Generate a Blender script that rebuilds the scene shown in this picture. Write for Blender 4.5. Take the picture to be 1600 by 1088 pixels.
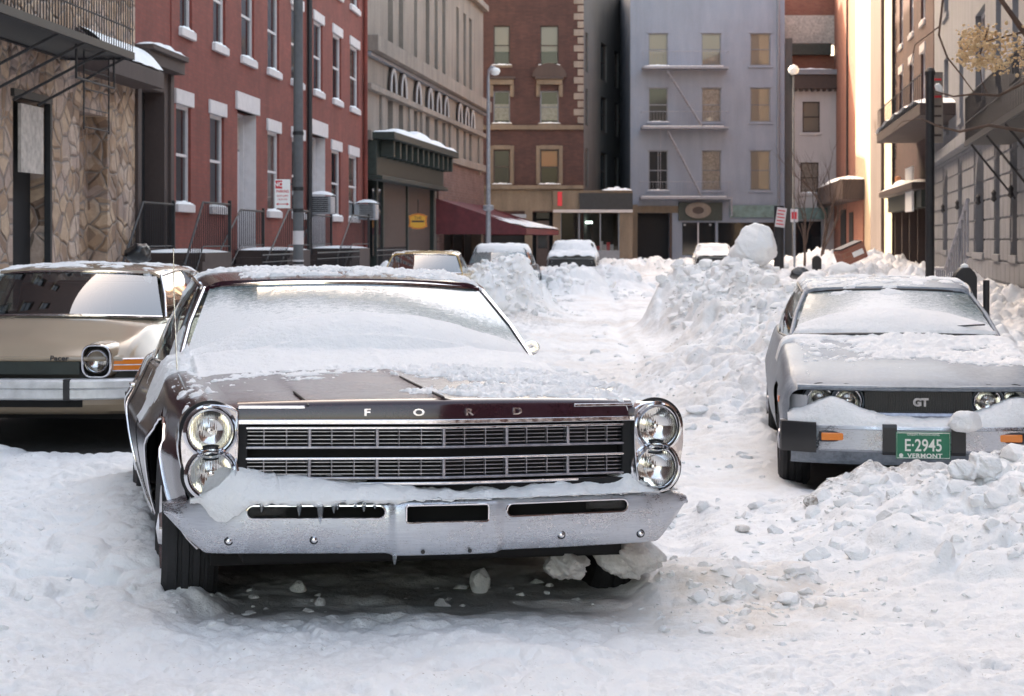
import bpy, bmesh, math, random
import numpy as np
from mathutils import Vector, Matrix, Euler
from mathutils.bvhtree import BVHTree
C = bpy.context
for _o in list(bpy.data.objects): bpy.data.objects.remove(_o)
R = math.radians
F = 2800.0; HY = 375.0; CZ = 1.575       # focal length in photo pixels, horizon row, eye height

# ---------------------------------------------------------------- camera
cam_d = bpy.data.cameras.new('camera'); cam = bpy.data.objects.new('camera', cam_d)
C.collection.objects.link(cam)
cam.location = (0, 0, CZ); cam.rotation_euler = (R(90), 0, 0)
cam_d.sensor_width = 36.0; cam_d.lens = F / 1600 * 36.0
cam_d.shift_y = -(544 - HY) / 1600.0
cam_d.clip_start = 0.1; cam_d.clip_end = 600
cam_d.dof.use_dof = True; cam_d.dof.focus_distance = 7.2; cam_d.dof.aperture_fstop = 9.0
C.scene.camera = cam
# ---------------------------------------------------------------- sky, sun, exposure
SUN_EL = math.atan2(1.0, math.hypot(1.14, 1.10)); SUN_DIR = Vector((-1.14, 1.10, 1.0)).normalized()
world = bpy.data.worlds.new('World'); C.scene.world = world; world.use_nodes = True
wn = world.node_tree
sky = wn.nodes.new('ShaderNodeTexSky'); sky.sky_type = 'NISHITA'; sky.sun_disc = False
sky.sun_elevation = SUN_EL; sky.sun_rotation = math.atan2(SUN_DIR.x, SUN_DIR.y)
sky.air_density = 1.0; sky.dust_density = 4.0; sky.ozone_density = 0.6
wn.nodes['Background'].inputs[1].default_value = 0.15
wm = wn.nodes.new('ShaderNodeMix'); wm.data_type = 'RGBA'; wm.blend_type = 'MULTIPLY'; wm.inputs[0].default_value = 1.0; wm.inputs[7].default_value = (1.21, 1.01, .775, 1)   # warm tint over the sky light, offsets its blue cast
wn.links.new(sky.outputs[0], wm.inputs[6]); wn.links.new(wm.outputs[2], wn.nodes['Background'].inputs[0])
sun_d = bpy.data.lights.new('sun', 'SUN'); sun_d.energy = 2.2; sun_d.angle = R(0.53); sun_d.color = (1.0, 0.86, 0.68)
sun = bpy.data.objects.new('sun', sun_d); C.collection.objects.link(sun)
sun.rotation_euler = SUN_DIR.to_track_quat('Z', 'Y').to_euler()
vs = C.scene.view_settings
vs.view_transform = 'Standard'; vs.look = 'None'; vs.gamma = 1.0; vs.exposure = 2.84; vs.use_curve_mapping = False
C.scene.render.engine = 'CYCLES'

# ---------------------------------------------------------------- noise helpers
def _h(ix, iy, s):
    n = (ix.astype(np.int64) * 374761393 + iy.astype(np.int64) * 668265263 + s * 1274126177) & 0xffffffff
    n = ((n ^ (n >> 13)) * 1274126177) & 0xffffffff
    n = n ^ (n >> 16)
    return (n & 0xffffff) / float(0xffffff)
def vnoise(x, y, s=0):
    x = np.asarray(x, float); y = np.asarray(y, float)
    ix = np.floor(x); iy = np.floor(y); fx = x - ix; fy = y - iy
    fx = fx * fx * fx * (fx * (fx * 6 - 15) + 10); fy = fy * fy * fy * (fy * (fy * 6 - 15) + 10)
    a = _h(ix, iy, s); b = _h(ix + 1, iy, s); c = _h(ix, iy + 1, s); d = _h(ix + 1, iy + 1, s)
    return (a + (b - a) * fx) * (1 - fy) + (c + (d - c) * fx) * fy
def fbm(x, y, s=0, oct=4, g=0.5):
    t = 0; a = 1; n = 0
    for k in range(oct):
        t = t + a * vnoise(x * 2 ** k + 17.3 * k, y * 2 ** k - 9.1 * k, s + k); n += a; a *= g
    return t / n
def clumps(x, y, s=0):
    """rounded, tilted blocks: returns height 0..1 and distance"""
    ix = np.floor(x); iy = np.floor(y); best = np.full(np.shape(x), -9.0)
    for dx in (-1, 0, 1):
        for dy in (-1, 0, 1):
            cx = ix + dx; cy = iy + dy
            px = cx + _h(cx, cy, s); py = cy + _h(cx, cy, s + 7)
            r = 0.35 + 0.5 * _h(cx, cy, s + 3)
            tx = (_h(cx, cy, s + 11) - .5); ty = (_h(cx, cy, s + 13) - .5)
            u = x - px; v = y - py
            d = (u * u + v * v) / (r * r)
            k = np.clip(1 - d, 0, 1); h = r * 1.1 * k ** .6 + 1.6 * (tx * u + ty * v) * k ** .5
            h = np.where(d < 1, h, 0)
            best = np.maximum(best, h)
    return best
def sst(a, b, x):
    t = np.clip((x - a) / (b - a), 0, 1); return t * t * (3 - 2 * t)

# ---------------------------------------------------------------- object helpers
def tag(o, label=None, cat=None, group=None, kind=None):
    if label: o['label'] = label
    if cat: o['category'] = cat
    if group: o['group'] = group
    if kind: o['kind'] = kind
    return o
def empty(name, loc=(0, 0, 0), rot=(0, 0, 0)):
    o = bpy.data.objects.new(name, None); C.collection.objects.link(o)
    o.location = loc; o.rotation_euler = rot; o.empty_display_size = .2
    return o
def link(name, me, mat, parent=None, smooth=True, ang=35):
    o = bpy.data.objects.new(name, me); C.collection.objects.link(o)
    if mat is not None: me.materials.append(mat)
    if parent is not None: o.parent = parent
    if smooth:
        me.shade_smooth(); me.set_sharp_from_angle(angle=R(ang))
    return o
class MB:
    def __init__(s): s.v = []; s.f = []
    def add(s, vs_, fs_):
        n = len(s.v); s.v += [tuple(map(float, p)) for p in vs_]; s.f += [tuple(i + n for i in f) for f in fs_]; return s
    def box(s, x0, x1, y0, y1, z0, z1):
        return s.add([(x0, y0, z0), (x1, y0, z0), (x1, y1, z0), (x0, y1, z0), (x0, y0, z1), (x1, y0, z1), (x1, y1, z1), (x0, y1, z1)],
                     [(3, 2, 1, 0), (4, 5, 6, 7), (0, 1, 5, 4), (1, 2, 6, 5), (2, 3, 7, 6), (3, 0, 4, 7)])
    def cbox(s, c, d, rot=(0, 0, 0), taper=1.0):
        m = Euler(rot).to_matrix(); c = Vector(c); P = []
        for z in (-.5, .5):
            k = taper if z > 0 else 1
            for x, y in ((-.5, -.5), (.5, -.5), (.5, .5), (-.5, .5)):
                P.append(c + m @ Vector((x * d[0] * k, y * d[1] * k, z * d[2])))
        return s.add(P, [(3, 2, 1, 0), (4, 5, 6, 7), (0, 1, 5, 4), (1, 2, 6, 5), (2, 3, 7, 6), (3, 0, 4, 7)])
    def quad(s, a, b, c, d): return s.add([a, b, c, d], [(0, 1, 2, 3)])
    def tube(s, pts, r, n=8, closed=False, flat=1.0, up=None):
        pts = [Vector(p) for p in pts]; m = len(pts)
        rr = r if hasattr(r, '__len__') else [r] * m
        V = []; prev = None
        for i, p in enumerate(pts):
            if closed: t = pts[(i + 1) % m] - pts[i - 1]
            else: t = pts[min(i + 1, m - 1)] - pts[max(i - 1, 0)]
            if t.length < 1e-9: t = Vector((0, 0, 1))
            t.normalize()
            if up is not None: a = Vector(up)
            elif prev is None: a = Vector((0, 0, 1)) if abs(t.z) < .9 else Vector((1, 0, 0))
            else: a = prev
            b = t.cross(a); b.normalize(); a = b.cross(t); a.normalize(); prev = a
            for k in range(n):
                an = 2 * math.pi * k / n
                V.append(p + (a * math.cos(an) * flat + b * math.sin(an)) * rr[i])
        Fs = []
        for i in range(m if closed else m - 1):
            j = (i + 1) % m
            for k in range(n):
                Fs.append((i * n + k, i * n + (k + 1) % n, j * n + (k + 1) % n, j * n + k))
        if not closed:
            Fs.append(tuple(range(n - 1, -1, -1))); Fs.append(tuple((m - 1) * n + k for k in range(n)))
        return s.add(V, Fs)
    def lathe(s, prof, origin=(0, 0, 0), axis='z', n=32, rot=None):
        """prof [(r,h)...] about axis"""
        V = []; o = Vector(origin)
        for r, h in prof:
            for k in range(n):
                a = 2 * math.pi * k / n; c, q = r * math.cos(a), r * math.sin(a)
                p = Vector((c, q, h)) if axis == 'z' else (Vector((h, c, q)) if axis == 'x' else Vector((c, h, q)))
                if rot is not None: p = rot @ p
                V.append(o + p)
        Fs = []
        for i in range(len(prof) - 1):
            for k in range(n):
                f = (i * n + k, i * n + (k + 1) % n, (i + 1) * n + (k + 1) % n, (i + 1) * n + k)
                Fs.append(f if axis != 'y' else f[::-1])
        return s.add(V, Fs)
    def prism(s, poly, o, ux, uy, d):
        o = Vector(o); ux = Vector(ux); uy = Vector(uy); d = Vector(d); n = len(poly)
        A = [o + ux * a + uy * b for a, b in poly]; B = [p + d for p in A]
        return s.add(A + B, [tuple(range(n - 1, -1, -1)), tuple(range(n, 2 * n))] + [(i, (i + 1) % n, n + (i + 1) % n, n + i) for i in range(n)])
    def grid(s, P, flip=False, cyc=False):
        P = np.asarray(P); m, n = P.shape[:2]; Fs = []
        for i in range(m - 1):
            for j in range(n if cyc else n - 1):
                k = (j + 1) % n
                f = (i * n + j, i * n + k, (i + 1) * n + k, (i + 1) * n + j)
                Fs.append(f[::-1] if flip else f)
        return s.add(P.reshape(-1, 3), Fs)
    def build(s, name, mat, parent=None, smooth=False, bevel=0, seg=2, ang=35):
        me = bpy.data.meshes.new(name); me.from_pydata(s.v, [], s.f); me.update()
        o = link(name, me, mat, parent, smooth or bevel > 0, ang)
        if bevel:
            b = o.modifiers.new('bevel', 'BEVEL'); b.width = bevel; b.segments = seg; b.limit_method = 'ANGLE'; b.angle_limit = R(40)
        return o
def np_mesh(name, V, Q, mat, parent=None, smooth=True, attrs=None, ang=None):
    me = bpy.data.meshes.new(name)
    V = np.asarray(V, np.float32); Q = np.asarray(Q, np.int32)
    me.vertices.add(len(V)); me.vertices.foreach_set('co', V.ravel())
    me.loops.add(Q.size); me.loops.foreach_set('vertex_index', Q.ravel())
    me.polygons.add(len(Q)); me.polygons.foreach_set('loop_start', np.arange(0, Q.size, Q.shape[1], dtype=np.int32))
    me.update(calc_edges=True); me.validate()
    if attrs:
        for k, a in attrs.items():
            at = me.attributes.new(k, 'FLOAT', 'POINT'); at.data.foreach_set('value', np.asarray(a, np.float32).ravel())
    o = bpy.data.objects.new(name, me); C.collection.objects.link(o); me.materials.append(mat)
    if parent is not None: o.parent = parent
    if smooth: me.shade_smooth()
    return o
def grid_quads(m, n, keep=None):
    i = np.arange(m - 1)[:, None] * n + np.arange(n - 1)[None]
    Q = np.stack([i, i + 1, i + n + 1, i + n], -1)
    if keep is not None: return Q[keep]
    return Q.reshape(-1, 4)
def boolean(o, cutters):
    for q in [o] + list(cutters):
        bm = bmesh.new(); bm.from_mesh(q.data); bmesh.ops.remove_doubles(bm, verts=bm.verts, dist=1e-5)
        bmesh.ops.recalc_face_normals(bm, faces=bm.faces); bm.to_mesh(q.data); bm.free()
    for c in cutters:
        m = o.modifiers.new('cut', 'BOOLEAN'); m.operation = 'DIFFERENCE'; m.object = c; m.solver = 'EXACT'
    C.view_layer.update(); dg = C.evaluated_depsgraph_get()
    me = bpy.data.meshes.new_from_object(o.evaluated_get(dg)); o.modifiers.clear(); o.data = me
    for c in cutters: bpy.data.objects.remove(c)
    me.shade_smooth(); me.set_sharp_from_angle(angle=R(35))
def text(name, s, size, mat, parent, loc, rot=(R(90), 0, 0), ext=.002, xs=1.0, bold=0.0, align='CENTER', spacing=1.0):
    cu = bpy.data.curves.new('t', 'FONT'); cu.body = s; cu.size = size; cu.extrude = ext; cu.align_x = align; cu.align_y = 'CENTER'; cu.offset = bold; cu.space_character = spacing
    t = bpy.data.objects.new('t', cu); C.collection.objects.link(t); C.view_layer.update()
    me = bpy.data.meshes.new_from_object(t.evaluated_get(C.evaluated_depsgraph_get()))
    bpy.data.objects.remove(t)
    o = bpy.data.objects.new(name, me); C.collection.objects.link(o); me.materials.clear(); me.materials.append(mat)
    if parent is not None: o.parent = parent
    o.location = loc; o.rotation_euler = rot; o.scale = (xs, 1, 1)
    return o
def copy_tree(o, parent=None):
    c = o.copy(); C.collection.objects.link(c)
    if parent is not None: c.parent = parent
    for ch in [k for k in bpy.data.objects if k.parent == o]: copy_tree(ch, c)
    return c

# ---------------------------------------------------------------- materials
class NT:
    def __init__(s, name):
        s.m = bpy.data.materials.new(name); s.m.use_nodes = True; s.t = s.m.node_tree
        s.b = s.t.nodes['Principled BSDF']; s.out = s.t.nodes['Material Output']
    def n(s, typ, **kw):
        x = s.t.nodes.new('ShaderNode' + typ)
        for k, v in kw.items():
            if k.startswith('_'): setattr(x, k[1:], v)
            else:
                for sk in x.inputs:
                    if sk.name.replace(' ', '') == k: s.set(sk, v); break
        return x
    def set(s, sock, v):
        if isinstance(v, bpy.types.NodeSocket): s.t.links.new(v, sock)
        elif isinstance(v, bpy.types.Node): s.t.links.new(v.outputs[0], sock)
        else:
            if hasattr(sock.default_value, '__len__') and len(sock.default_value) == 4 and len(v) == 3: v = (*v, 1)
            sock.default_value = v
    def P(s, **kw):
        mp = dict(col='Base Color', rough='Roughness', metal='Metallic', trans='Transmission Weight', ior='IOR', coat='Coat Weight', spec='Specular IOR Level', emit='Emission Color', es='Emission Strength', normal='Normal', alpha='Alpha', sss='Subsurface Weight', coatr='Coat Roughness', sheen='Sheen Weight')
        for k, v in kw.items(): s.set(s.b.inputs[mp[k]], v)
        return s
    def co(s, kind='Object'): return s.n('TexCoord').outputs[kind]
    def mapv(s, v, sc=(1, 1, 1), rot=(0, 0, 0)):
        m = s.n('Mapping'); s.set(m.inputs['Vector'], v); m.inputs['Scale'].default_value = sc; m.inputs['Rotation'].default_value = rot; return m.outputs[0]
    def noise(s, v=None, scale=5, detail=4, rough=.5, dist=0):
        x = s.n('TexNoise'); x.inputs['Scale'].default_value = scale; x.inputs['Detail'].default_value = detail; x.inputs['Roughness'].default_value = rough; x.inputs['Distortion'].default_value = dist
        s.set(x.inputs['Vector'], v if v is not None else s.co()); return x.outputs['Fac']
    def ramp(s, f, stops, interp='LINEAR'):
        r = s.n('ValToRGB'); s.set(r.inputs[0], f); e = r.color_ramp; e.interpolation = interp
        while len(e.elements) < len(stops): e.elements.new(.5)
        for el, (p, c) in zip(e.elements, stops):
            el.position = p; el.color = (*c, 1) if hasattr(c, '__len__') else (c, c, c, 1)
        return r.outputs[0]
    def mix(s, f, a, b, mode='MIX'):
        x = s.n('Mix', _data_type='RGBA', _blend_type=mode); s.set(x.inputs[0], f); s.set(x.inputs[6], a); s.set(x.inputs[7], b); return x.outputs[2]
    def math(s, op, a, b=0.0, clamp=False):
        x = s.n('Math', _operation=op, _use_clamp=clamp); s.set(x.inputs[0], a); s.set(x.inputs[1], b); return x.outputs[0]
    def bump(s, h, strength=.3, dist=.01, normal=None):
        x = s.n('Bump'); s.set(x.inputs['Height'], h); x.inputs['Strength'].default_value = strength; x.inputs['Distance'].default_value = dist
        if normal is not None: s.set(x.inputs['Normal'], normal)
        return x.outputs[0]
    def attr(s, name): return s.n('Attribute', _attribute_name=name).outputs['Fac']
def simple(name, col, rough=.6, metal=0, var=0.0, vs_=6, bump=0, bs=60, **kw):
    t = NT(name)
    if var:
        n = t.noise(scale=vs_, detail=6, rough=.6)
        c = t.ramp(n, [(.3, tuple(x * (1 - var) for x in col)), (.7, tuple(min(1, x * (1 + var)) for x in col))])
        t.P(col=c)
    else: t.P(col=col)
    t.P(rough=rough, metal=metal, **kw)
    if bump: t.P(normal=t.bump(t.noise(scale=bs, detail=5), bump, .01))
    return t.m
M = {}
# snow
def snow_mat(name, dirt=0.0, base=(.90, .905, .91), bscale=45):
    t = NT(name); co = t.co()
    big = t.noise(co, 1.3, 5, .6); fine = t.noise(co, bscale, 6, .65); med = t.noise(co, 9, 5, .6)
    c = t.ramp(big, [(.35, tuple(x * .95 for x in base)), (.65, base)])
    c = t.mix(t.ramp(med, [(.45, 0.0), (.8, .35)]), c, (.80, .82, .86))
    if dirt:
        d = t.attr('dirt')
        sp = t.noise(co, 26, 6, .7)
        f = t.math('MULTIPLY', d, t.ramp(sp, [(.40, 0.0), (.60, 1.0)]), True)
        c = t.mix(f, c, (.10, .085, .075))
        d2 = t.attr('stain'); sp2 = t.noise(co, 5, 5, .6)
        f2 = t.math('MULTIPLY', d2, t.ramp(sp2, [(.3, 0.1), (.7, .8)]), True)
        c = t.mix(f2, c, (.62, .52, .42))
        d3 = t.attr('road'); c = t.mix(d3, c, (.05, .048, .045))
        pp = t.ramp(t.noise(co, 60, 3, .5), [(.66, 0.0), (.71, .7)])
        c = t.mix(t.math('MULTIPLY', pp, t.ramp(t.noise(co, 2.2, 3), [(.5, 0.0), (.62, 1.0)])), c, (.35, .30, .27))
    b = t.bump(t.noise(co, 11, 7, .7), .65, .035); b = t.bump(fine, .55, .008, b)
    t.P(col=c, rough=.75, normal=b, spec=.3)
    t.P(sss=.0)
    return t.m
M['snow'] = snow_mat('snow')
M['snow_g'] = snow_mat('snow_street', 1)
M['ice'] = NT('ice').P(col=(.85, .9, .95), rough=.08, trans=.9, ior=1.31).m
M['chrome'] = NT('chrome').m
t = NT('chrome_trim'); n = t.noise(scale=40, detail=5); t.P(col=(.78, .78, .80), metal=1.0, rough=t.ramp(n, [(.35, .06), (.75, .28)])); M['chrome'] = t.m
t = NT('salted_chrome'); co = t.co(); n = t.noise(co, 5, 6, .7, .5); n2 = t.noise(t.mapv(co, (8, 8, 30)), 9, 6, .7)
n3 = t.noise(t.mapv(co, (3, 3, 40)), 4, 5, .6); n4 = t.noise(co, 55, 5, .75)
f = t.ramp(t.math('ADD', t.math('MULTIPLY', n, .6), t.math('MULTIPLY', n2, .4)), [(.40, .06), (.54, .62), (.70, .88)])
cc = t.mix(t.ramp(n3, [(.35, 0.0), (.7, 1.0)]), (.46, .49, .56), (.62, .645, .70)); cc = t.mix(t.ramp(n4, [(.62, 0.0), (.72, .75)]), cc, (.17, .16, .165))
t.P(col=t.mix(f, (.50, .51, .54), cc), metal=t.math('SUBTRACT', 1.0, t.math('MULTIPLY', f, .85)), rough=t.math('ADD', .12, t.math('MULTIPLY', f, .42)), normal=t.bump(n4, .3, .003, t.bump(n, .25, .01)))
M['salt_chrome'] = t.m
def paint(name, col, frost=0.3, fcol=(.62, .62, .66), fs=3.0, rough=.22, coat=.45):
    t = NT(name); co = t.co()
    n = t.noise(co, fs, 8, .7, .3); n2 = t.noise(co, 35, 6, .75)
    f = t.ramp(t.math('ADD', t.math('MULTIPLY', n, .65), t.math('MULTIPLY', n2, .35)), [(.50 - frost * .25, 0.0), (.72 - frost * .2, min(1, frost * 1.4))])
    t.P(col=t.mix(f, col, fcol), rough=t.math('ADD', rough, t.math('MULTIPLY', f, .45)), coat=coat, coatr=.12, spec=.5, normal=t.bump(n2, .12, .002))
    return t.m
M['maroon'] = paint('maroon_paint', (.030, .008, .014), .05, (.25, .2, .25), coat=.3)
M['maroon_icy'] = paint('maroon_hood_ice', (.036, .009, .017), .25, (.22, .18, .23), 1.6, coat=.3)
M['grille_metal'] = simple('dulled_grille_metal', (.34, .34, .38), .3, .9, var=.3, vs_=30)
M['black'] = simple('black_gap', (.006, .006, .007), .8)
M['rubber'] = simple('tyre_rubber', (.018, .018, .020), .75, var=.4, bump=.3)
M['trim_black'] = simple('black_trim', (.02, .02, .022), .45, var=.2)
M['dark_int'] = simple('dark_interior', (.02, .022, .025), .7)
M['seat'] = simple('seat_vinyl', (.06, .055, .05), .6)
M['amber'] = NT('amber_lens').P(col=(.75, .22, .03), rough=.15, coat=.5).m
M['orange_lens'] = NT('side_marker_lens').P(col=(.8, .25, .12), rough=.2, coat=.5).m
M['red_paint'] = simple('red_sign_paint', (.55, .03, .04), .5)
M['white_paint'] = simple('white_sign_paint', (.75, .75, .74), .5)
# lamp glass with vertical flutes
t = NT('lamp_glass'); w = t.n('TexWave', _wave_type='BANDS', _bands_direction='X'); w.inputs['Scale'].default_value = 38; t.set(w.inputs['Vector'], t.co())
t.P(col=(.95, .96, .96), rough=.03, trans=1.0, ior=1.25, normal=t.bump(w.outputs['Fac'], .35, .002)); M['lamp_glass'] = t.m
M['reflector'] = simple('reflector', (.85, .83, .80), .12, 1.0)
def glass(name, tint=(.55, .62, .62), alpha=.5, rough=.03, refl=.6):
    t = NT(name); tr = t.n('BsdfTransparent', Color=tint); gl = t.n('BsdfGlossy', Color=(1, 1, 1), Roughness=rough)
    lw = t.n('Fresnel'); lw.inputs['IOR'].default_value = 1.42
    f = t.math('MULTIPLY', lw.outputs[0], refl, True)
    mx = t.n('MixShader'); t.set(mx.inputs[0], f); t.set(mx.inputs[1], tr); t.set(mx.inputs[2], gl)
    t.t.links.new(mx.outputs[0], t.out.inputs[0]); t.mx = mx
    return t
M['car_glass'] = glass('car_glass').m
# frosted windshield: real frost, its cover stored on the pane
def frost_glass(name, tint=(.45, .58, .60), streak=(10, 30, 30), cool=(.66, .72, .76)):
    t = glass(name, tint)
    co = t.co(); n = t.noise(t.mapv(co, streak), 2.6, 7, .75, .6); n2 = t.noise(co, 150, 4, .7)
    cov = t.attr('frost')
    s_ = t.math('ADD', t.math('MULTIPLY', n, .8), t.math('MULTIPLY', n2, .4))
    fc = t.math('ADD', cov, t.math('MULTIPLY', t.math('SUBTRACT', s_, .62), 1.7), True)
    f = t.ramp(fc, [(.0, .45), (.35, .92), (.6, 1.0)])
    fr = t.n('BsdfPrincipled'); t.set(fr.inputs['Base Color'], t.ramp(fc, [(0, (.045, .08, .088)), (.3, (.13, .19, .20)), (.6, (.42, .46, .48)), (.95, (.86, .87, .88))])); fr.inputs['Roughness'].default_value = .4
    t.set(fr.inputs['Normal'], t.bump(n2, .45, .006, t.bump(n, .45, .015)))
    m2 = t.n('MixShader'); t.set(m2.inputs[0], f); t.t.links.new(t.mx.outputs[0], m2.inputs[1]); t.t.links.new(fr.outputs[0], m2.inputs[2])
    t.t.links.new(m2.outputs[0], t.out.inputs[0])
    return t.m
M['frost_glass'] = frost_glass('frosted_windshield')
# ================================================================ THE STREET: snow-covered ground
def bmp(x, y, cx, cy, rx, ry, h, p=1.0, rot=0.0):
    dx = x - cx; dy = y - cy
    if rot: dx, dy = dx * math.cos(rot) + dy * math.sin(rot), -dx * math.sin(rot) + dy * math.cos(rot)
    return h * np.exp(-((dx / rx) ** 2 + (dy / ry) ** 2) ** p)
def ground_h(x, y):
    base = .055 + .05 * (fbm(x * .5, y * .4, 1, 3) - .5) + 0 * x
    base = base + .115 * (1 - sst(8.5, 12.5, y))
    # plough banks and shovelled heaps
    heap = bmp(x, y, 2.55, 9.05, 1.15, .50, .13, 1.4) + bmp(x, y, 2.35, 7.9, 1.0, 1.1, .23, 1.2)     # in front of the silver coupe
    heap = np.maximum(heap, bmp(x, y, 3.2, 8.2, 1.2, 1.2, .44, 1.2))
    heap = np.maximum(heap, bmp(x, y, 3.55, 27.5, .85, 3.2, .93, 1.3))
    heap = np.maximum(heap, bmp(x, y, 3.1, 29.5, .75, 2.4, .80, 1.4))
    heap = np.maximum(heap, bmp(x, y, 3.3, 22, .95, 4.5, .62, 1.2))
    heap = np.maximum(heap, bmp(x, y, 5.2, 27, 1.3, 7, .62, 1.2))
    heap = np.maximum(heap, bmp(x, y, 2.2, 17.5, .8, 4.5, .25, 1.1))
    heap = np.maximum(heap, bmp(x, y, -.35, 37.5, 1.05, 2.0, .86, 1.7))
    heap = np.maximum(heap, bmp(x, y, -2.6, 38, 1.6, 2.5, .6, 1.3))
    heap = np.maximum(heap, bmp(x, y, 1.45, 48.5, 1.15, 2.0, .52, 1.4))
    heap = np.maximum(heap, bmp(x, y, 3.0, 56, 1.0, 3.0, .45, 1.4))
    heap = np.maximum(heap, bmp(x, y, 6.2, 82, 4.2, 2.4, .38, 1.4))
    heap = np.maximum(heap, bmp(x, y, 13.0, 70, 1.8, 14, .8, 1.3))
    heap = np.maximum(heap, bmp(x, y, 8.5, 42, 2.0, 12, .55, 1.3))
    heap = np.maximum(heap, bmp(x, y, -5.4, 20, 1.3, 8, .35, 1.3))
    heap = np.maximum(heap, bmp(x, y, -2.2, 7.4, .9, 1.6, .10, 1.2))
    heap = np.maximum(heap, bmp(x, y, -1.75, 9.5, .5, 3.0, .10, 1.2))
    # packed snow round the wheels of the maroon sedan
    heap = np.maximum(heap, bmp(x, y, -1.12, 6.95, .34, .26, .10, 1.2) + bmp(x, y, .86, 7.3, .45, .34, .10, 1.2))
    rough = np.clip(.46 + heap * 2.6, 0, 1.15)
    lane = np.exp(-((x - (.9 + .055 * y)) / (1.0 + .03 * y)) ** 4) * (y > 6)          # trampled lane
    rough = rough * (1 - .66 * lane * (1 - sst(.02, .16, heap)))
    wx = x + .34 * (fbm(x * 2.2, y * 2.2, 51, 4) - .5); wy = y + .34 * (fbm(x * 2.2, y * 2.2, 57, 4) - .5)
    c1 = clumps(wx * 2.0, wy * 2.0, 2) * (.055 + .075 * sst(10, 14, y)); c2 = clumps(wx * 5.2, wy * 5.2, 4) * .070; c3 = clumps(wx * 12, wy * 12, 6) * .030; c4 = clumps(x * 26, y * 26, 8) * .011
    msk = fbm(x * 1.3, y * 1.3, 61, 3)
    far = sst(14, 30, y)
    h = base + heap * (.80 + .4 * fbm(x * 2, y * 2, 5, 3)) + rough * (c1 * (.25 + .75 * np.clip(heap * 3, 0, 1)) * (1 + .9 * far) + 1.5 * c2 * sst(.36, .62, msk) * (1 + .8 * far * (1 - lane)) + 1.5 * c3 * sst(.3, .6, 1 - msk) + c4 * .8)
    h = h +   .042 * (fbm(x * 4.5, y * 4.5, 12, 5, .6) - .5) * (.6 + rough) + .014 * (fbm(x * 22, y * 22, 13, 3, .6) - .5)
    # ruts and boot marks
    h = h - .022 * clumps(x * 3.1 + 5, y * 1.9, 31) * lane * (1 - sst(.03, .2, heap))
    # two faint wheel ruts down the lane
    for off in (-.55, .75):
        xc = .9 + .05 * y + off + .08 * np.sin(y * .35); h = h - .050 * np.exp(-((x - xc) / .13) ** 2) * sst(7.2, 8.2, y) * (1 - sst(.03, .15, heap)) + .012 * np.exp(-((np.abs(x - xc) - .2) / .07) ** 2) * sst(7.2, 8.2, y) * (1 - sst(.03, .15, heap))
    # hollow under the cars
    c_, s_ = math.cos(R(13.6)), math.sin(R(13.6))
    def hollow(px, py, ang, hw, y0, y1, depth):
        c_, s_ = math.cos(ang), math.sin(ang); dx = x - px + .22 * (fbm(x * 2.5, y * 2.5, 91, 4) - .5); dy = y - py + .5 * (fbm(x * 1.8, y * 1.8, 93, 4) - .5)
        lx = dx * c_ + dy * s_; ly = -dx * s_ + dy * c_
        return sst(hw + .18, hw - .12, np.abs(lx)) * sst(y0 - .15, y0 + .35, ly) * (1 - sst(y1 - .3, y1 + .2, ly)), lx, ly
    w1, lx, ly = hollow(-.243, 6.43, R(13.6), .80, .15, 5.2, 0)
    h = h * (1 - w1 * .9) + w1 * .9 * (.13 + .04 * fbm(x * 5, y * 5, 3, 3))
    w2, _, _ = hollow(-3.63, 12.9, R(-4.1), 1.35, -.1, 4.4, 0)
    h = h * (1 - w2) + w2 * .02
    w3, _, _ = hollow(2.38, 10.45, R(-6.5), .68, -.05, 4.0, 0)
    h = h * (1 - w3) + w3 * .03
    return h, heap, w1, w2, w3
def road_paint(x, y, heap, w1, w2, w3):
    crest = np.exp(-((y - (9.25 - .25 * (x - 2))) / .28) ** 2) * sst(1.25, 1.7, x) * (1 - sst(3.6, 4.4, x))
    dirt = 2.2 * crest * (.25 + .9 * fbm(x * 3, y * 3, 71, 3)) * 1.0 + .10 * (fbm(x * 1.1, y * 1.1, 73, 3) > .62)
    dirt = dirt + .5 * bmp(x, y, 1.55, 9.0, .16, .14, 1) + .35 * sst(.5, .64, fbm(x * .8, y * .5, 75, 4)) * (y > 30)
    stain = bmp(x, y, .95, 6.9, .5, .35, .9) + .5 * bmp(x, y, .6, 6.6, .6, .3, 1) + .40 * sst(.50, .66, fbm(x * .9, y * .7, 77, 4)) * (x > -.5) + .25 * w1
    road = np.clip(.97 * sst(.25, .75, w2 + .5 * (fbm(x * 3, y * 3, 81, 4) - .5)) + .80 * sst(.6, .95, w3) + .55 * sst(.55, 1, w1) * sst(.42, .6, fbm(x * 4, y * 4, 83, 4) + .05), 0, 1)
    return np.clip(dirt, 0, 1), np.clip(stain, 0, 1), road
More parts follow.
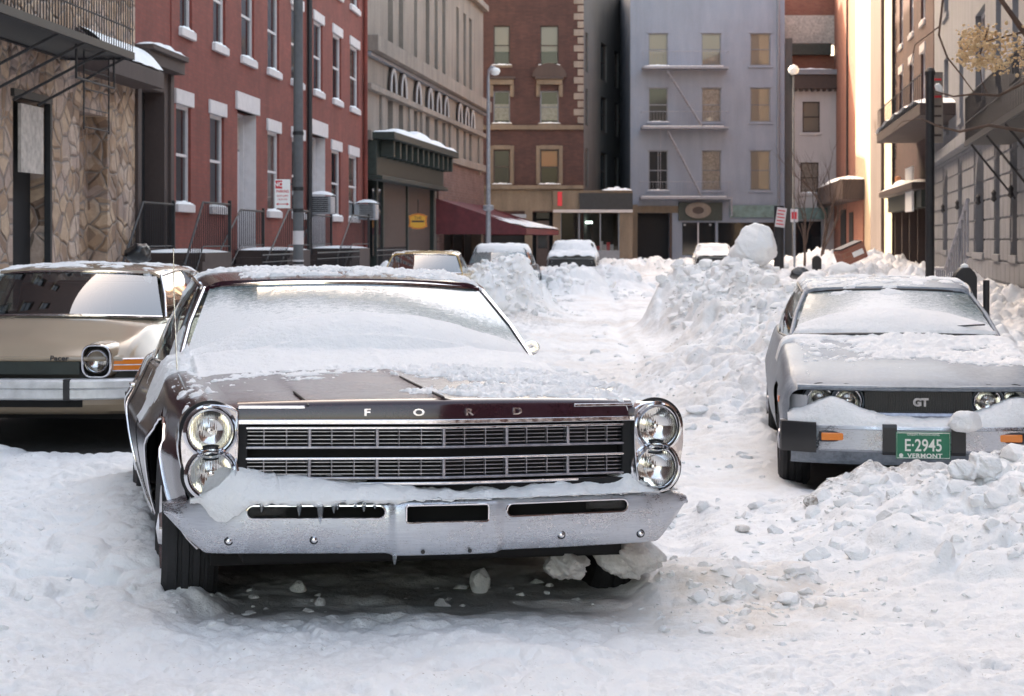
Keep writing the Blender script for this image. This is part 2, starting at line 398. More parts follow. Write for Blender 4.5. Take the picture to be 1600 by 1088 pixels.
def make_ground():
    # rows grow apart with distance; columns fan out to keep the mesh light
    y1 = [5.2]
    while y1[-1] < 118: y1.append(y1[-1] + max(.012, .0021 * y1[-1] * (1 if y1[-1] < 55 else 2.5)))
    ys = np.array(y1); nx = 860; uu = np.linspace(-1, 1, nx); uu = uu * (.72 + .28 * np.abs(uu) ** 3)
    X = uu[None, :] * (.42 * ys[:, None] + .9); Y = np.repeat(ys[:, None], nx, 1)
    h, heap, w1, w2, w3 = ground_h(X, Y); d, s, r = road_paint(X, Y, heap, w1, w2, w3)
    o = np_mesh('snow_ground', np.stack([X, Y, h], -1).reshape(-1, 3), grid_quads(len(ys), nx), M['snow_g'], attrs=dict(dirt=d, stain=s, road=r))
    tag(o, kind='structure')
    base = MB(); base.quad((-90, -60, .03), (90, -60, .03), (90, 160, .03), (-90, 160, .03))
    # the wide sheet lies below the detailed snow
    b = base.build('street', M['snow']); tag(b, kind='structure'); b.location.z = -.04
    return o
make_ground()

def ico(sub=1):
    bm = bmesh.new(); bmesh.ops.create_icosphere(bm, subdivisions=sub, radius=1); V = np.array([v.co for v in bm.verts]); Fq = np.array([[v.index for v in f.verts] for f in bm.faces]); bm.free(); return V, Fq
def lump(V, rng, rough=.35, flat=.75):
    """angular broken-snow chunk: a sphere cut by random planes, then roughened"""
    W = V.copy()
    for _ in range(12):
        n = rng.normal(size=3); n /= np.linalg.norm(n); d = .45 + .40 * rng.random(); t = W @ n; W = W - np.clip(t - d, 0, None)[:, None] * n
    W *= (1 + rough * .3 * (rng.random(len(V)) - .5))[:, None]
    return W * np.array([1, .8 + .4 * rng.random(), flat * (.7 + .5 * rng.random())])
def make_rubble():
    rng = np.random.default_rng(4); V1, F1 = ico(2); VV = []; FF = []; DD = []; SS = []; n = 0; made = 0
    zones = [(2.6, 8.9, 1.5, .7, 800, .010, .065), (2.7, 8.0, 1.3, 1.0, 1000, .010, .10), (2.4, 6.6, 1.2, .7, 220, .006, .04), (3.5, 27, 1.3, 4.0, 1500, .03, .17), (3.2, 20, 1.3, 5, 900, .02, .12), (3.1, 29.5, .9, 2, 300, .03, .15), (-.4, 37.0, 1.4, 2.4, 700, .03, .16), (1.6, 48, 1.5, 3, 250, .06, .3), (3, 56, 1.2, 3, 100, .06, .3),
             (-2.1, 8.0, 1.2, 2.6, 200, .008, .04), (-1.6, 6.6, .9, .6, 90, .006, .03), (0, 6.4, 1.5, .5, 90, .005, .02), (2.0, 14, 1.2, 4.5, 300, .02, .08), (1.0, 10, 2.2, 4, 70, .006, .022), (1.5, 6.6, 1.2, .8, 130, .006, .03), (6.2, 82, 4.5, 3, 150, .06, .25), (8, 40, 2.5, 12, 200, .06, .25), (-5, 20, 1.4, 8, 250, .03, .12), (-.1, 7.5, .6, .6, 60, .02, .06), (.95, 6.95, .45, .3, 220, .008, .05), (-1.0, 6.75, .4, .2, 90, .008, .04)]
    for (cx, cy, rx, ry, cnt, s0, s1) in zones:
        x = cx + rx * rng.normal(size=cnt) * .6; y = cy + ry * rng.normal(size=cnt) * .6
        h, heap, w1, w2, w3 = ground_h(x, y); dirt, st, rd = road_paint(x, y, heap, w1, w2, w3)
        for i in range(cnt):
            if y[i] < 5.6 or (w2[i] > .5) or (w3[i] > .4) or (w1[i] > .2 and rng.random() < .8): continue
            s = s0 + (s1 - s0) * rng.random() ** 3.2
            if 1.7 < x[i] < 2.5 and y[i] > 8.7 and s > .022: continue
            W = lump(V1, rng) * s; a = rng.random() * 6.28; c, q = math.cos(a), math.sin(a)
            W = np.stack([W[:, 0] * c - W[:, 1] * q, W[:, 0] * q + W[:, 1] * c, W[:, 2]], 1) + [x[i], y[i], h[i] + s * (-.35 + .4 * rng.random())]
            VV.append(W); FF.append(F1 + n); n += len(W); k = dirt[i] * (.2 + .8 * rng.random()); DD.append(np.full(len(W), k)); SS.append(np.full(len(W), st[i] * .5))
    V = np.concatenate(VV); o = np_mesh('snow_rubble', V, np.concatenate(FF), M['snow_g'], attrs=dict(dirt=np.concatenate(DD), stain=np.concatenate(SS), road=np.zeros(len(V)))); o.data.set_sharp_from_angle(angle=R(28))
    tag(o, 'broken lumps of ploughed snow strewn over the banks and the street', 'snow', kind='stuff')
make_rubble()
def chunk(px, py, Y, w, h, label, sub=4, seed=1, rough=.25, dep=None, name='snow_chunk', zoff=0, mat='snow', dirt=0.0, lean=0, ground=False):
    rng = np.random.default_rng(seed); V, Fq = ico(sub); W = V.copy()
    for _ in range(10):
        n = rng.normal(size=3); n[2] = abs(n[2]) * .8; n /= np.linalg.norm(n); d = .62 + .3 * rng.random(); W = W - np.clip(W @ n - d, 0, None)[:, None] * n * .85
    nn = fbm(W[:, 0] * 2.2 + W[:, 2] * 1.3 + seed, W[:, 1] * 2.2 - W[:, 2], seed, 5, .6) - .5; W = W * (1 + rough * nn)[:, None]
    mn, mx = W.min(0), W.max(0); W = (W - (mn + mx) / 2) / (mx - mn); dep = dep or w
    W = W * [w, dep, h]; W[:, 0] += lean * W[:, 2]
    o = np_mesh(name, W, Fq, M[mat], attrs=dict(dirt=np.full(len(W), dirt), stain=np.full(len(W), .45), road=np.zeros(len(W))) if mat == 'snow_g' else None)
    if ground:      # slide along the sight line until it rests on the snow
        Ys = np.linspace(5.6, 16, 700); zz = CZ - (py - HY) / F * Ys; gh_ = ground_h((px - 800) / F * Ys, Ys)[0]
        hit = np.nonzero(gh_ + h * .36 > zz)[0]; Y0 = Y; Y = float(Ys[hit[0]]) if len(hit) else Y; o.scale = (Y / Y0,) * 3
    o.location = ((px - 800) / F * Y, Y, CZ - (py - HY) / F * Y + zoff); tag(o, label, 'snow chunk', 'snow chunks')
    return o
# ================================================================ CARS
def hermite(xs, ys, x):
    """monotone cubic interpolation, ys (S, ...)"""
    xs = np.asarray(xs, float); ys = np.asarray(ys, float); h = np.diff(xs); sh = (-1,) + (1,) * (ys.ndim - 1)
    d = np.diff(ys, axis=0) / h.reshape(sh)
    m = np.zeros_like(ys); m[0] = d[0]; m[-1] = d[-1]
    a, b = d[:-1], d[1:]; m[1:-1] = np.where(a * b > 0, 2 * a * b / (a + b + 1e-12 * np.sign(a + b)), 0)
    i = np.clip(np.searchsorted(xs, x) - 1, 0, len(xs) - 2); t = ((x - xs[i]) / h[i]).reshape(sh); hh = h[i].reshape(sh)
    return (2 * t**3 - 3 * t**2 + 1) * ys[i] + (t**3 - 2 * t**2 + t) * hh * m[i] + (-2 * t**3 + 3 * t**2) * ys[i + 1] + (t**3 - t**2) * hh * m[i + 1]
def chaikin(P, k=2):
    for _ in range(k):
        a = P[:-1] * .75 + P[1:] * .25; b = P[:-1] * .25 + P[1:] * .75
        Q = np.empty((2 * len(a),) + P.shape[1:]); Q[0::2] = a; Q[1::2] = b
        P = np.concatenate([P[:1], Q, P[-1:]])
    return P
def shell(stations, nose=None, ny=150, sym_top=10, dens=None, xmod=None):
    """stations [(y,[(x,z)...bottom->centre])] -> grid (ny, n, 3) across the whole width"""
    ys = [s[0] for s in stations]; A = np.array([s[1] for s in stations], float)
    yy = np.linspace(ys[0], ys[-1], ny) if dens is None else dens
    S = hermite(ys, A, yy)                                    # ny,K,2
    S = np.moveaxis(chaikin(np.moveaxis(S, 1, 0), 2), 0, 1)   # ny,n,2
    # denser across the top
    top = S[:, -1:, :]; n = S.shape[1]
    half = S
    full = np.concatenate([half, (half * [-1, 1])[:, -2::-1]], 1)
    P = np.zeros(full.shape[:2] + (3,)); P[..., 0] = -full[..., 0]; P[..., 2] = full[..., 1]; P[..., 1] = yy[:, None]
    if nose is not None: P[..., 1] += nose(np.abs(P[..., 0]), P[..., 1], P[..., 2])
    if xmod is not None: P = xmod(P)
    return P
def arch_cut(P, wheels, rad):
    """snap vertices to wheel arches, give the faces to keep"""
    keep = np.ones((P.shape[0] - 1, P.shape[1] - 1), bool)
    Fc = (P[:-1, :-1] + P[1:, :-1] + P[1:, 1:] + P[:-1, 1:]) / 4
    for wy, wz in wheels:
        side = (np.abs(P[..., 0]) > .55)
        dy = P[..., 1] - wy; dz = P[..., 2] - wz; r = np.hypot(dy, dz)
        near = side & (np.abs(r - rad) < .028) & (P[..., 2] < wz + rad + .03)
        k = np.where(near, rad / np.maximum(r, 1e-6), 1)
        P[..., 1] = wy + dy * k; P[..., 2] = wz + dz * k
        Fc = (P[:-1, :-1] + P[1:, :-1] + P[1:, 1:] + P[:-1, 1:]) / 4
        ins = (np.abs(Fc[..., 0]) > .55) & (np.hypot(Fc[..., 1] - wy, Fc[..., 2] - wz) < rad) & (Fc[..., 2] < wz + rad)
        keep &= ~ins
    return keep
def make_wheels(root, cfg, hub='chrome', rad=.335, w=.2, tread=True):
    for (x, y, z, steer) in cfg:
        s = 1 if x > 0 else -1
        Rm = Matrix.Rotation(steer, 3, 'Z')
        wr = MB(); pr = [(.19, -w / 2 + .02), (rad - .045, -w / 2), (rad - .012, -w / 2 + .02), (rad, -w / 2 + .045), (rad, -.052), (rad - .010, -.048), (rad - .010, -.036), (rad, -.032), (rad, -.008), (rad - .01, -.004), (rad - .01, .006), (rad, .01), (rad, .034), (rad - .01, .038), (rad - .01, .05), (rad, .054), (rad, w / 2 - .045), (rad - .012, w / 2 - .02), (rad - .045, w / 2), (.19, w / 2 - .02)]
        wr.lathe(pr, (x, y, z), 'x', 56, None)
        wh = wr.build('wheel', M['rubber'], root, True, ang=25)
        rm = MB(); rm.lathe([(.19, 0), (.185, s * (w / 2 - .03)), (.17, s * (w / 2 - .01)), (.15, s * (w / 2 - .045)), (.07, s * (w / 2 - .03)), (.06, s * (w / 2)), (.0, s * (w / 2 + .01))], (x, y, z), 'x', 32)
        rb = rm.build('rim', M[hub], wh, True)
def greenhouse(root, g, mats, seg=24):
    """g: wb,wt,rb,rt = (y_centre,z_centre,y_corner,z_corner,x_corner); returns raycast geometry"""
    out = MB()
    u = np.linspace(-1, 1, seg * 2 + 1)
    def curve(c, pw=2.4):
        yc, zc, yk, zk, xk = c
        a = np.abs(u); return np.stack([u * xk, yc + (yk - yc) * a**pw, zc + (zk - zc) * a**2], -1)
    WB, WT, RB, RT = [curve(g[k]) for k in ('wb', 'wt', 'rb', 'rt')]
    def sheet(A, B, n=14, bulge=.02, nrm=(0, -1, .6)):
        t = np.linspace(0, 1, n)[:, None, None]; P = A[None] * (1 - t) + B[None] * t
        return P + np.array(nrm) * (bulge * 4 * t * (1 - t)) * (1 - .5 * np.abs(u)[None, :, None])
    ws = sheet(WB, WT, 24, g.get('bulge', .02)); t = np.linspace(0, 1, 24)[:, None]
    fr = g['frost'](u[None], t) if 'frost' in g else np.zeros((24, len(u)))
    np_mesh('windshield', ws.reshape(-1, 3), grid_quads(24, len(u))[:, ::-1], mats['ws'], root, attrs={'frost': fr})
    out.grid(ws)
    rw = sheet(RT, RB, 10, .02, (0, 1, .6)); MB().grid(rw).build('rear_window', M['car_glass'], root, True); out.grid(rw)
    # roof with rolled edges
    n = 26; t = np.linspace(0, 1, n); P = np.zeros((n, len(u), 3))
    yA, yB = WT[:, 1], RT[:, 1]
    hc = g.get('crown', .035)
    xk = (g['wt'][4] + (g['rt'][4] - g['wt'][4]) * t + g.get('roofbow', .03) * 4 * t * (1 - t))[:, None] + .035
    P[..., 0] = u[None] * xk; P[..., 1] = yA + (yB - yA) * t[:, None]
    P[..., 2] = WT[:, 2] * (1 - t[:, None]) + RT[:, 2] * t[:, None] + hc * np.sin(np.pi * np.clip(t[:, None] * .9 + .05, 0, 1)) + .012
    P[..., 2] -= .035 * np.clip((np.abs(u) - .86) / .14, 0, 1)**2
    lip = P[0].copy(); lip[:, 1] -= .012; lip[:, 2] -= .022; lipb = P[-1].copy(); lipb[:, 1] += .02; lipb[:, 2] -= .03
    P = np.concatenate([lip[None], P, lipb[None]])
    MB().grid(P).build('roof', mats['body'], root, True); out.grid(P)
    # side panes, sills and pillars
    zb = g['beltz']; xb = g['beltx']
    for s in (-1, 1):
        A0 = np.array([s * g['wb'][4], g['wb'][2], g['wb'][3]]) + [s * .015, .03, 0]; A1 = np.array([s * (g['wt'][4] + .03), g['wt'][2] + .02, g['wt'][3] - .01])
        C0 = np.array([s * xb, g['cy0'], zb]); C1 = np.array([s * (g['rt'][4] + .03), g['cy1'], g['rt'][3] + .01])
        nn = 16; tt = np.linspace(0, 1, nn)[:, None]
        low = A0 * (1 - tt) + C0 * tt; low[:, 0] = s * (np.abs(low[:, 0]) + (xb - g['wb'][4]) * np.sin(np.pi * np.clip(tt[:, 0], 0, 1)) * .6); low[:, 2] = A0[2] + (zb - A0[2]) * np.minimum(tt[:, 0] * 3, 1) - .02
        high = A1 * (1 - tt) + C1 * tt; high[:, 2] += .03 * np.sin(np.pi * tt[:, 0]); high[:, 0] += s * g.get('roofbow', .03) * np.sin(np.pi * tt[:, 0]) * .8
        hh = np.linspace(0, 1, 8)[:, None, None]; Pg = low[None] * (1 - hh) + high[None] * hh
        Pg[..., 0] += s * .03 * np.sin(np.pi * hh[..., 0])
        MB().grid(Pg, flip=(s > 0)).build('side_window', M['car_glass'], root, True); out.grid(Pg)
        # rear quarter pillar
        RB0 = np.array([s * (g['rb'][4] + .01), g['rb'][2], g['rb'][3]]); RT0 = np.array([s * (g['rt'][4] + .02), g['rt'][2], g['rt'][3]])
        q = np.linspace(0, 1, 6)[:, None]
        lo = C0 * (1 - q) + RB0 * q; lo[:, 2] -= .03; hi = C1 * (1 - q) + RT0 * q
        h2 = np.linspace(0, 1, 8)[:, None, None]; Pq = lo[None] * (1 - h2) + hi[None] * h2; Pq[..., 0] += s * .03 * np.sin(np.pi * h2[..., 0])
        MB().grid(Pq, flip=(s > 0)).build('rear_pillar', mats['body'], root, True); out.grid(Pq)
        d = MB(); d.tube([A0, A0 * .5 + A1 * .5 + [s * .012, 0, .004], A1], g.get('pr', .013), 8, flat=.8); d.build('windshield_pillar', mats['pillar'], root, True)
        ch = MB(); ch.tube([tuple(p) for p in low], .009, 6); ch.tube([tuple(p + np.array([s * .012, 0, 0])) for p in high], .010, 6)
        ch.build('window_trim', mats['trim'], root, True)
        for fr_ in g.get('posts', []):
            i = int(fr_ * (nn - 1)); k = min(i + g.get('postlean', 0), nn - 1); MB().tube([low[i], high[k]], .011, 6).build('window_post', mats['trim'], root, True)
    # trim round the windshield
    ring = [tuple(p) for p in WT] ; mt = MB(); mt.tube([(p[0], p[1] - .012, p[2] - .002) for p in ring], .011, 6); mt.build('windshield_trim', mats['trim'], root, True)
    mt = MB(); mt.tube([(p[0], p[1] - .01, p[2] + .002) for p in WB], .011, 6); mt.build('windshield_trim', mats['trim'], root, True)
    return out
def seats(root, y0, z0, w, rear=True, wheel_x=.35):
    for y in ([y0, y0 + .9] if rear else [y0]):
        m = MB(); m.cbox((0, y, z0 + .02), (w, .14, .42), (R(-12), 0, 0), .95); m.build('seat', M['seat'], root, bevel=.04)
    m = MB(); pts = [(wheel_x + .19 * math.cos(a), y0 - .55 - .08 * math.sin(a), z0 + .06 + .17 * math.sin(a)) for a in np.linspace(0, 2 * math.pi, 25)[:-1]]
    m.tube(pts, .012, 6, True); m.tube([(wheel_x, y0 - .7, z0), pts[6], (wheel_x, y0 - .55, z0 + .05), pts[18]], .008, 5)
    m.build('steering_wheel', M['dark_int'], root, True)
def drape(name, geo, x0, x1, y0, y1, step, thick, root, label, mat='snow', zmin=.2, jump=.05, cat='snow'):
    """snow lying on a car: a skin cast down on its surfaces and raised by its own depth"""
    bv = BVHTree.FromPolygons([Vector(v) for v in geo.v], geo.f)
    xs = np.arange(x0, x1, step); ys = np.arange(y0, y1, step); Z = np.full((len(ys), len(xs)), -9.0)
    for j, y in enumerate(ys):
        for i, x in enumerate(xs):
            h = bv.ray_cast(Vector((x, y, 2.5)), Vector((0, 0, -1)))
            if h[0] is not None and h[0].z > zmin: Z[j, i] = h[0].z
    X, Y = np.meshgrid(xs, ys); T = thick(X, Y, Z)
    Zs = Z + np.where(T > 0, T, -.012)
    ok = Z > -5
    zz = np.stack([Z[:-1, :-1], Z[:-1, 1:], Z[1:, 1:], Z[1:, :-1]], -1); tt = np.stack([T[:-1, :-1], T[:-1, 1:], T[1:, 1:], T[1:, :-1]], -1)
    keep = (zz.min(-1) > -5) & (zz.max(-1) - zz.min(-1) < jump) & (tt.max(-1) > 0)
    V = np.stack([X, Y, Zs], -1).reshape(-1, 3)
    o = np_mesh(name, V, grid_quads(len(ys), len(xs), keep), M[mat])
    bm = bmesh.new(); bm.from_mesh(o.data); bmesh.ops.delete(bm, geom=[v for v in bm.verts if not v.link_faces], context='VERTS')
    bed = [e for e in bm.edges if e.is_boundary]      # skirt so that the snow has an edge
    r = bmesh.ops.extrude_edge_only(bm, edges=bed)
    for v in [g for g in r['geom'] if isinstance(g, bmesh.types.BMVert)]: v.co.z -= .03
    bm.to_mesh(o.data); bm.free(); o.data.shade_smooth()
    o.matrix_world = root.matrix_world.copy() if False else Matrix.LocRotScale(root.location, root.rotation_euler, None)
    tag(o, label, cat, kind='stuff')
    return o
def lamp_unit(root, x, y, z, r=.073, depth=.07, face=None, name='headlight', rim='chrome', snowed=False):
    ax = 'y'
    hb = MB(); hb.lathe([(r + .012, -.004), (r + .017, .004), (r + .012, .016), (r + .002, .010), (r, .0)][::-1], (x, y, z), 'y', 48)
    h = hb.build(name, M[rim], root, True)
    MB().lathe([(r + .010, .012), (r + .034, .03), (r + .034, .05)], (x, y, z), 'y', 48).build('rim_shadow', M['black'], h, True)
    MB().lathe([(0.0, -.016), (r * .35, -.014), (r * .7, -.006), (r * .92, .004), (r, .012)], (x, y, z), 'y', 48).build('lens', M['lamp_glass'], h, True)
    MB().lathe([(0.0, .055), (r * .3, .052), (r * .62, .040), (r * .88, .020), (r * 1.0, .013)], (x, y, z), 'y', 48).build('reflector', M['reflector'], h, True)
    MB().lathe([(0.0, .030), (.008, .032), (.010, .04), (.008, .05)], (x, y, z), 'y', 16).build('bulb', M['reflector'], h, True)
    return h

# ---------------------------------------------------------------- the snow-covered maroon sedan
CAR_ROT = (R(-1.6), R(.8), R(13.6))
ford = empty('parked_car', (-.243, 6.43, .099), CAR_ROT)
tag(ford, 'dark maroon sedan with stacked round headlights, snowy hood and salt-crusted chrome bumper', 'car', 'cars parked along the street')
def ford_station(y, wr, wm, zr, zsh, wsh, zc, zcr=.66):
    return (y, [(wr - .10, zr - .02), (wr, zr), (wr + (wm - wr) * .55, zr + .10), (wm - .012, zcr - .12), (wm, zcr), (wm - .004, zcr + .035), (wm - .03, zcr + .07),
                (wsh + .055, zsh - .07), (wsh + .04, zsh - .03), (wsh, zsh - .004), (wsh - .05, zsh + .006), (.80, zsh - .002), (.76, zsh - .004), (.72, (zsh + zc) / 2 - .006), (.60, zc * .6 + zsh * .4), (.50, zc - .006), (.47, zc + .003), (.30, zc + .006), (.10, zc + .008), (.03, zc + .010), (0, zc + .016)])
fst = [ford_station(.10, .80, .925, .40, .868, .86, .888),
       ford_station(.22, .83, .955, .36, .878, .87, .893),
       ford_station(.55, .86, .985, .30, .893, .885, .905),
       ford_station(1.0, .88, 1.01, .25, .907, .895, .925),
       ford_station(1.5, .90, 1.02, .24, .928, .885, .955),
       ford_station(1.95, .90, 1.03, .24, .945, .875, .985),
       ford_station(2.6, .90, 1.03, .24, .945, .88, .955),
       ford_station(3.4, .90, 1.03, .24, .945, .88, .955),
       ford_station(4.2, .89, 1.02, .26, .94, .87, .955),
       ford_station(4.9, .87, .99, .32, .91, .85, .92),
       ford_station(5.36, .82, .93, .40, .87, .82, .875)]
def fnose(ax, y, z):
    k = 1 - sst(.1, 1.0, y)
    return k * (-.055 + .075 * np.minimum(ax / .72, 1) ** 1.1 + .10 * np.clip((ax - .76) / .2, 0, 1) ** 2)
FW = [(.92, .345), (3.94, .345)]
yy = np.concatenate([np.linspace(.10, 1.5, 70), np.linspace(1.52, 3.4, 60), np.linspace(3.43, 4.6, 50), np.linspace(4.63, 5.36, 16)])
P = shell(fst, fnose, dens=yy); keep = arch_cut(P, FW, .43)
nA = P.shape[1]; fgeo = MB().grid(P)
xm = np.abs(P[40, :, 0]); col_hood = (np.minimum(xm[:-1], xm[1:]) < .745) & (P[40, :-1, 2] > .8)
rowy = (yy[:-1] + yy[1:]) / 2
hood = (rowy < 1.80)[:, None] & col_hood[None, :]
Fc = (P[:-1, :-1] + P[1:, :-1] + P[1:, 1:] + P[:-1, 1:]) / 4
doorm = [(rowy > 2.0)[:, None] & (rowy < 3.35)[:, None] & (Fc[..., 0] * s > .86) & (Fc[..., 2] > .33) & (Fc[..., 2] < .93) for s in (-1, 1)]
kb = keep & ~hood & ~doorm[0] & ~doorm[1]
def part(name, kk, mat): 
    o = np_mesh(name, P.reshape(-1, 3), grid_quads(P.shape[0], nA, kk), M[mat], ford)
    bm = bmesh.new(); bm.from_mesh(o.data); bmesh.ops.delete(bm, geom=[v for v in bm.verts if not v.link_faces], context='VERTS'); bm.to_mesh(o.data); bm.free(); o.data.shade_smooth(); o.data.set_sharp_from_angle(angle=R(40)); return o
part('body', kb, 'maroon')
hood_o = part('hood', keep & hood, 'maroon_icy')
for s, dm in zip((-1, 1), doorm):
    d = part('door', keep & dm, 'maroon')
    MB().cbox((s * 1.015, 3.15, .80), (.03, .16, .02)).build('handle', M['chrome'], d, bevel=.006)
# tail cap and floor
cap = MB(); ring = [tuple(p) for p in P[-1]]; cap.add(ring, [tuple(range(len(ring)))]); cap.build('tail_panel', M['maroon'], ford)
u = MB(); u.box(-.80, .80, .45, 5.2, .26, .36); u.box(-.70, .70, .24, .46, .30, .80)
for wy, wz in FW: u.box(-.78, .78, wy - .46, wy + .46, .36, .86)
u.build('underbody', M['black'], ford)
bvs = BVHTree.FromPolygons([Vector(v) for v in fgeo.v], fgeo.f)
def side_x(s, y, z, dflt=.98):
    h = bvs.ray_cast(Vector((s * 1.6, y, z)), Vector((-s, 0, 0)))
    return h[0].x if h[0] is not None and abs(h[0].x) > .7 else s * dflt
for wy, wz in FW:      # bright lip round each wheel opening
    for s in (-1, 1):
        pts = []
        for a in np.linspace(-.05, math.pi + .05, 36):
            yv, zv = wy + .436 * math.cos(a), wz + .436 * math.sin(a)
            pts.append((side_x(s, yv, zv) + s * .002, yv, zv))
        MB().tube(pts, .0075, 6).build('wheel_arch_trim', M['chrome'], ford, True)
# door seams, side strip
for s in (-1, 1):
    for y_ in (2.0, 3.36):
        r_ = int(np.argmin(np.abs(yy - y_))); half = P[r_][(P[r_][:, 0] * s > .86) & (P[r_][:, 2] > .33)]
        MB().tube([(q[0] + s * .0006, y_, q[2]) for q in half], .0035, 5).build('door_seam', M['black'], ford, True)
    m = MB(); m.tube([(side_x(s, y_, .36) + s * .004, y_, .36) for y_ in np.linspace(1.40, 3.48, 30)], .012, 6, flat=1.6)
    m.build('side_strip', M['chrome'], ford, True)
make_wheels(ford, [(s * .865, y, .345, 0) for y in (.92, 3.94) for s in (-1, 1)], rad=.355, w=.215)
# --- hood nose panel with lettering
def vplan(x, base=.02, k=.085): return base + k * (abs(x) / .72) ** 1.1
xs = np.linspace(-.735, .735, 61)
lipz = lambda x: .893 - .012 * (abs(x) / .73) ** 2
def nose_rows(rows): return np.array([[(x, vplan(x) + dy + .0, (lipz(x) + dz if dz > -.03 else .9 + dz)) for x in xs] for dy, dz in rows])
MBn = MB().grid(nose_rows([(.045, .008), (.022, .005), (.008, -.003), (.002, -.014), (.000, -.0701), (.006, -.078), (.03, -.084)]), flip=True)
MBn.build('hood_nose', M['maroon'], ford, True)
fgeo.grid(nose_rows([(.05, .006), (.0, -.012)]))
def vstrip(name, x0, x1, z, h, d, off, mat, par=ford, n=31, bevel=.002):
    m = MB(); xx = np.linspace(x0, x1, n); secs = []
    for x in xx:
        y = vplan(x) + off; secs.append([(x, y, z - h / 2), (x, y, z + h / 2), (x, y + d, z + h / 2), (x, y + d, z - h / 2)])
    V = [p for s_ in secs for p in s_]; Fs = [(3, 2, 1, 0), tuple((n - 1) * 4 + k for k in range(4))]
    for i in range(n - 1):
        for k in range(4): Fs.append((i * 4 + k, i * 4 + (k + 1) % 4, i * 4 + 4 + (k + 1) % 4, i * 4 + 4 + k))
    m.add(V, Fs); return m.build(name, M[mat], par, bevel=bevel)
vstrip('hood_strip', -.735, .735, .820, .017, .03, -.006, 'chrome')
for s in (-1, 1): vstrip('hood_edge_strip', s * .735 if s < 0 else .50, -.50 if s < 0 else .735, .872, .011, .02, -.003, 'chrome')
for ch, x in (('F', -.28), ('O', -.095), ('R', .09), ('D', .275)):
    text('letter', ch, .034, M['chrome'], ford, (x, vplan(x) - .002, .853), (R(90), 0, math.atan(.11) * (1 if x > 0 else -1)), .003, 1.5, .001)
# --- grille, two tiers
g = vstrip('grille', -.745, .745, .705, .235, .02, .085, 'black', bevel=0)
for (z0, z1) in ((.727, .797), (.617, .687)):
    fr_ = vstrip('grille_frame', -.742, .742, z1, .009, .05, .012, 'chrome', g)
    vstrip('grille_frame', -.742, .742, z0, .009, .05, .012, 'grille_metal', g)
    bars = MB()
    for k in (1, 2, 3, 4): pass
    for k in (1, 2, 3, 4):
        zz_ = z0 + (z1 - z0) * k / 5
        o = vstrip('grille_bar', -.735, .735, zz_, .0028, .010, .030, 'grille_metal', g, bevel=0)
    for i, x in enumerate((-.72, -.48, -.24, 0, .24, .48, .72)):
        MB().box(x - .0055, x + .0055, vplan(x) + .012, vplan(x) + .055, z0, z1).build('grille_divider', M['grille_metal'], g, bevel=.002)
    for i in range(6):
        for q in (1, 2):
            x = -.72 + .24 * i + .08 * q; MB().box(x - .0013, x + .0013, vplan(x) + .024, vplan(x) + .05, z0, z1).build('grille_rod', M['grille_metal'], g)
vstrip('grille_shelf', -.74, .74, .596, .012, .09, .02, 'chrome', bevel=.003)
# --- headlight pods
for s in (-1, 1):
    pod_y = .085
    outer = [(.735, .862), (.765, .880), (.84, .888), (.895, .872), (.932, .83), (.945, .76), (.938, .68), (.915, .60), (.89, .562), (.80, .556), (.752, .575), (.742, .62), (.735, .70), (.733, .80)]
    pl = np.array(outer); pl = chaikin(np.concatenate([pl, pl[:1]]), 2)[:-1]
    def yo(x): return pod_y + .10 * max(0, (x - .80) / .14) ** 2 * .9
    n = len(pl); cx, cz = .835, .715
    V = []; 
    rings = [(1.0, .10, 0), (1.0, .01, 0), (.985, -.004, 0), (.955, -.006, 0), (.93, .004, 0), (.915, .022, 0)]
    m = MB(); Pp = []
    for (k, dy, _) in rings: Pp.append([(s * (cx + (a - cx) * k), yo(a) + dy, cz + (b - cz) * (1 - (1 - k) * .6)) for a, b in pl])
    m.grid(np.array(Pp), flip=(s > 0), cyc=True)
    bz = m.build('headlight_bezel', M['chrome'], ford, True, ang=50)
    # face plate with holes for the lamps
    inner = [(cx + (a - cx) * .918, cz + (b - cz) * .951) for a, b in pl]
    m = MB(); m.prism([(s * a, b) for a, b in inner], (0, pod_y + .014, 0), (1, 0, 0), (0, 0, 1), (0, .03, 0))
    fp = m.build('lamp_plate', M['chrome'], bz)
    cut = []
    for (lx, lz) in ((.832, .788), (.826, .636)):
        c = MB().lathe([(0, -.1), (.088, -.1), (.088, .2), (0, .2)], (s * lx, pod_y, lz), 'y', 48).build('cut', M['black']); c.parent = None; cut.append(c)
    fp.parent = None; boolean(fp, cut); fp.parent = bz
    for (lx, lz) in ((.832, .788), (.826, .636)):
        lamp_unit(ford, s * lx, pod_y + .004, lz, .074)
        MB().lathe([(.0865, .055), (.0865, .016), (.091, .009), (.097, .013), (.099, .03)], (s * lx, pod_y, lz), 'y', 48).build('lamp_ring', M['chrome'], bz, True)
        MB().lathe([(.0, .06), (.086, .055), (.086, .03)], (s * lx, pod_y, lz), 'y', 32).build('lamp_well', M['black'], bz, True)
    tri = [(.888, .752), (.931, .718), (.893, .672)] if False else [(.928, .755), (.892, .716), (.924, .672)]
    T3 = [(s * a, yo(a) + .004, b) for a, b in tri]
    MB().tube(T3, .0035, 5, True).build('triangle_ornament', M['chrome'], bz, True)
    MB().add([(p[0], p[1] + .002, p[2]) for p in T3], [(0, 1, 2) if s < 0 else (2, 1, 0)]).build('ornament_inset', M['black'], bz)
    # inner filler between pod and grille, fender edge
    m = MB(); m.box(min(s * .70, s * .742), max(s * .70, s * .742), .115, .30, .56, .84); m.build('grille_side', M['black'], ford)
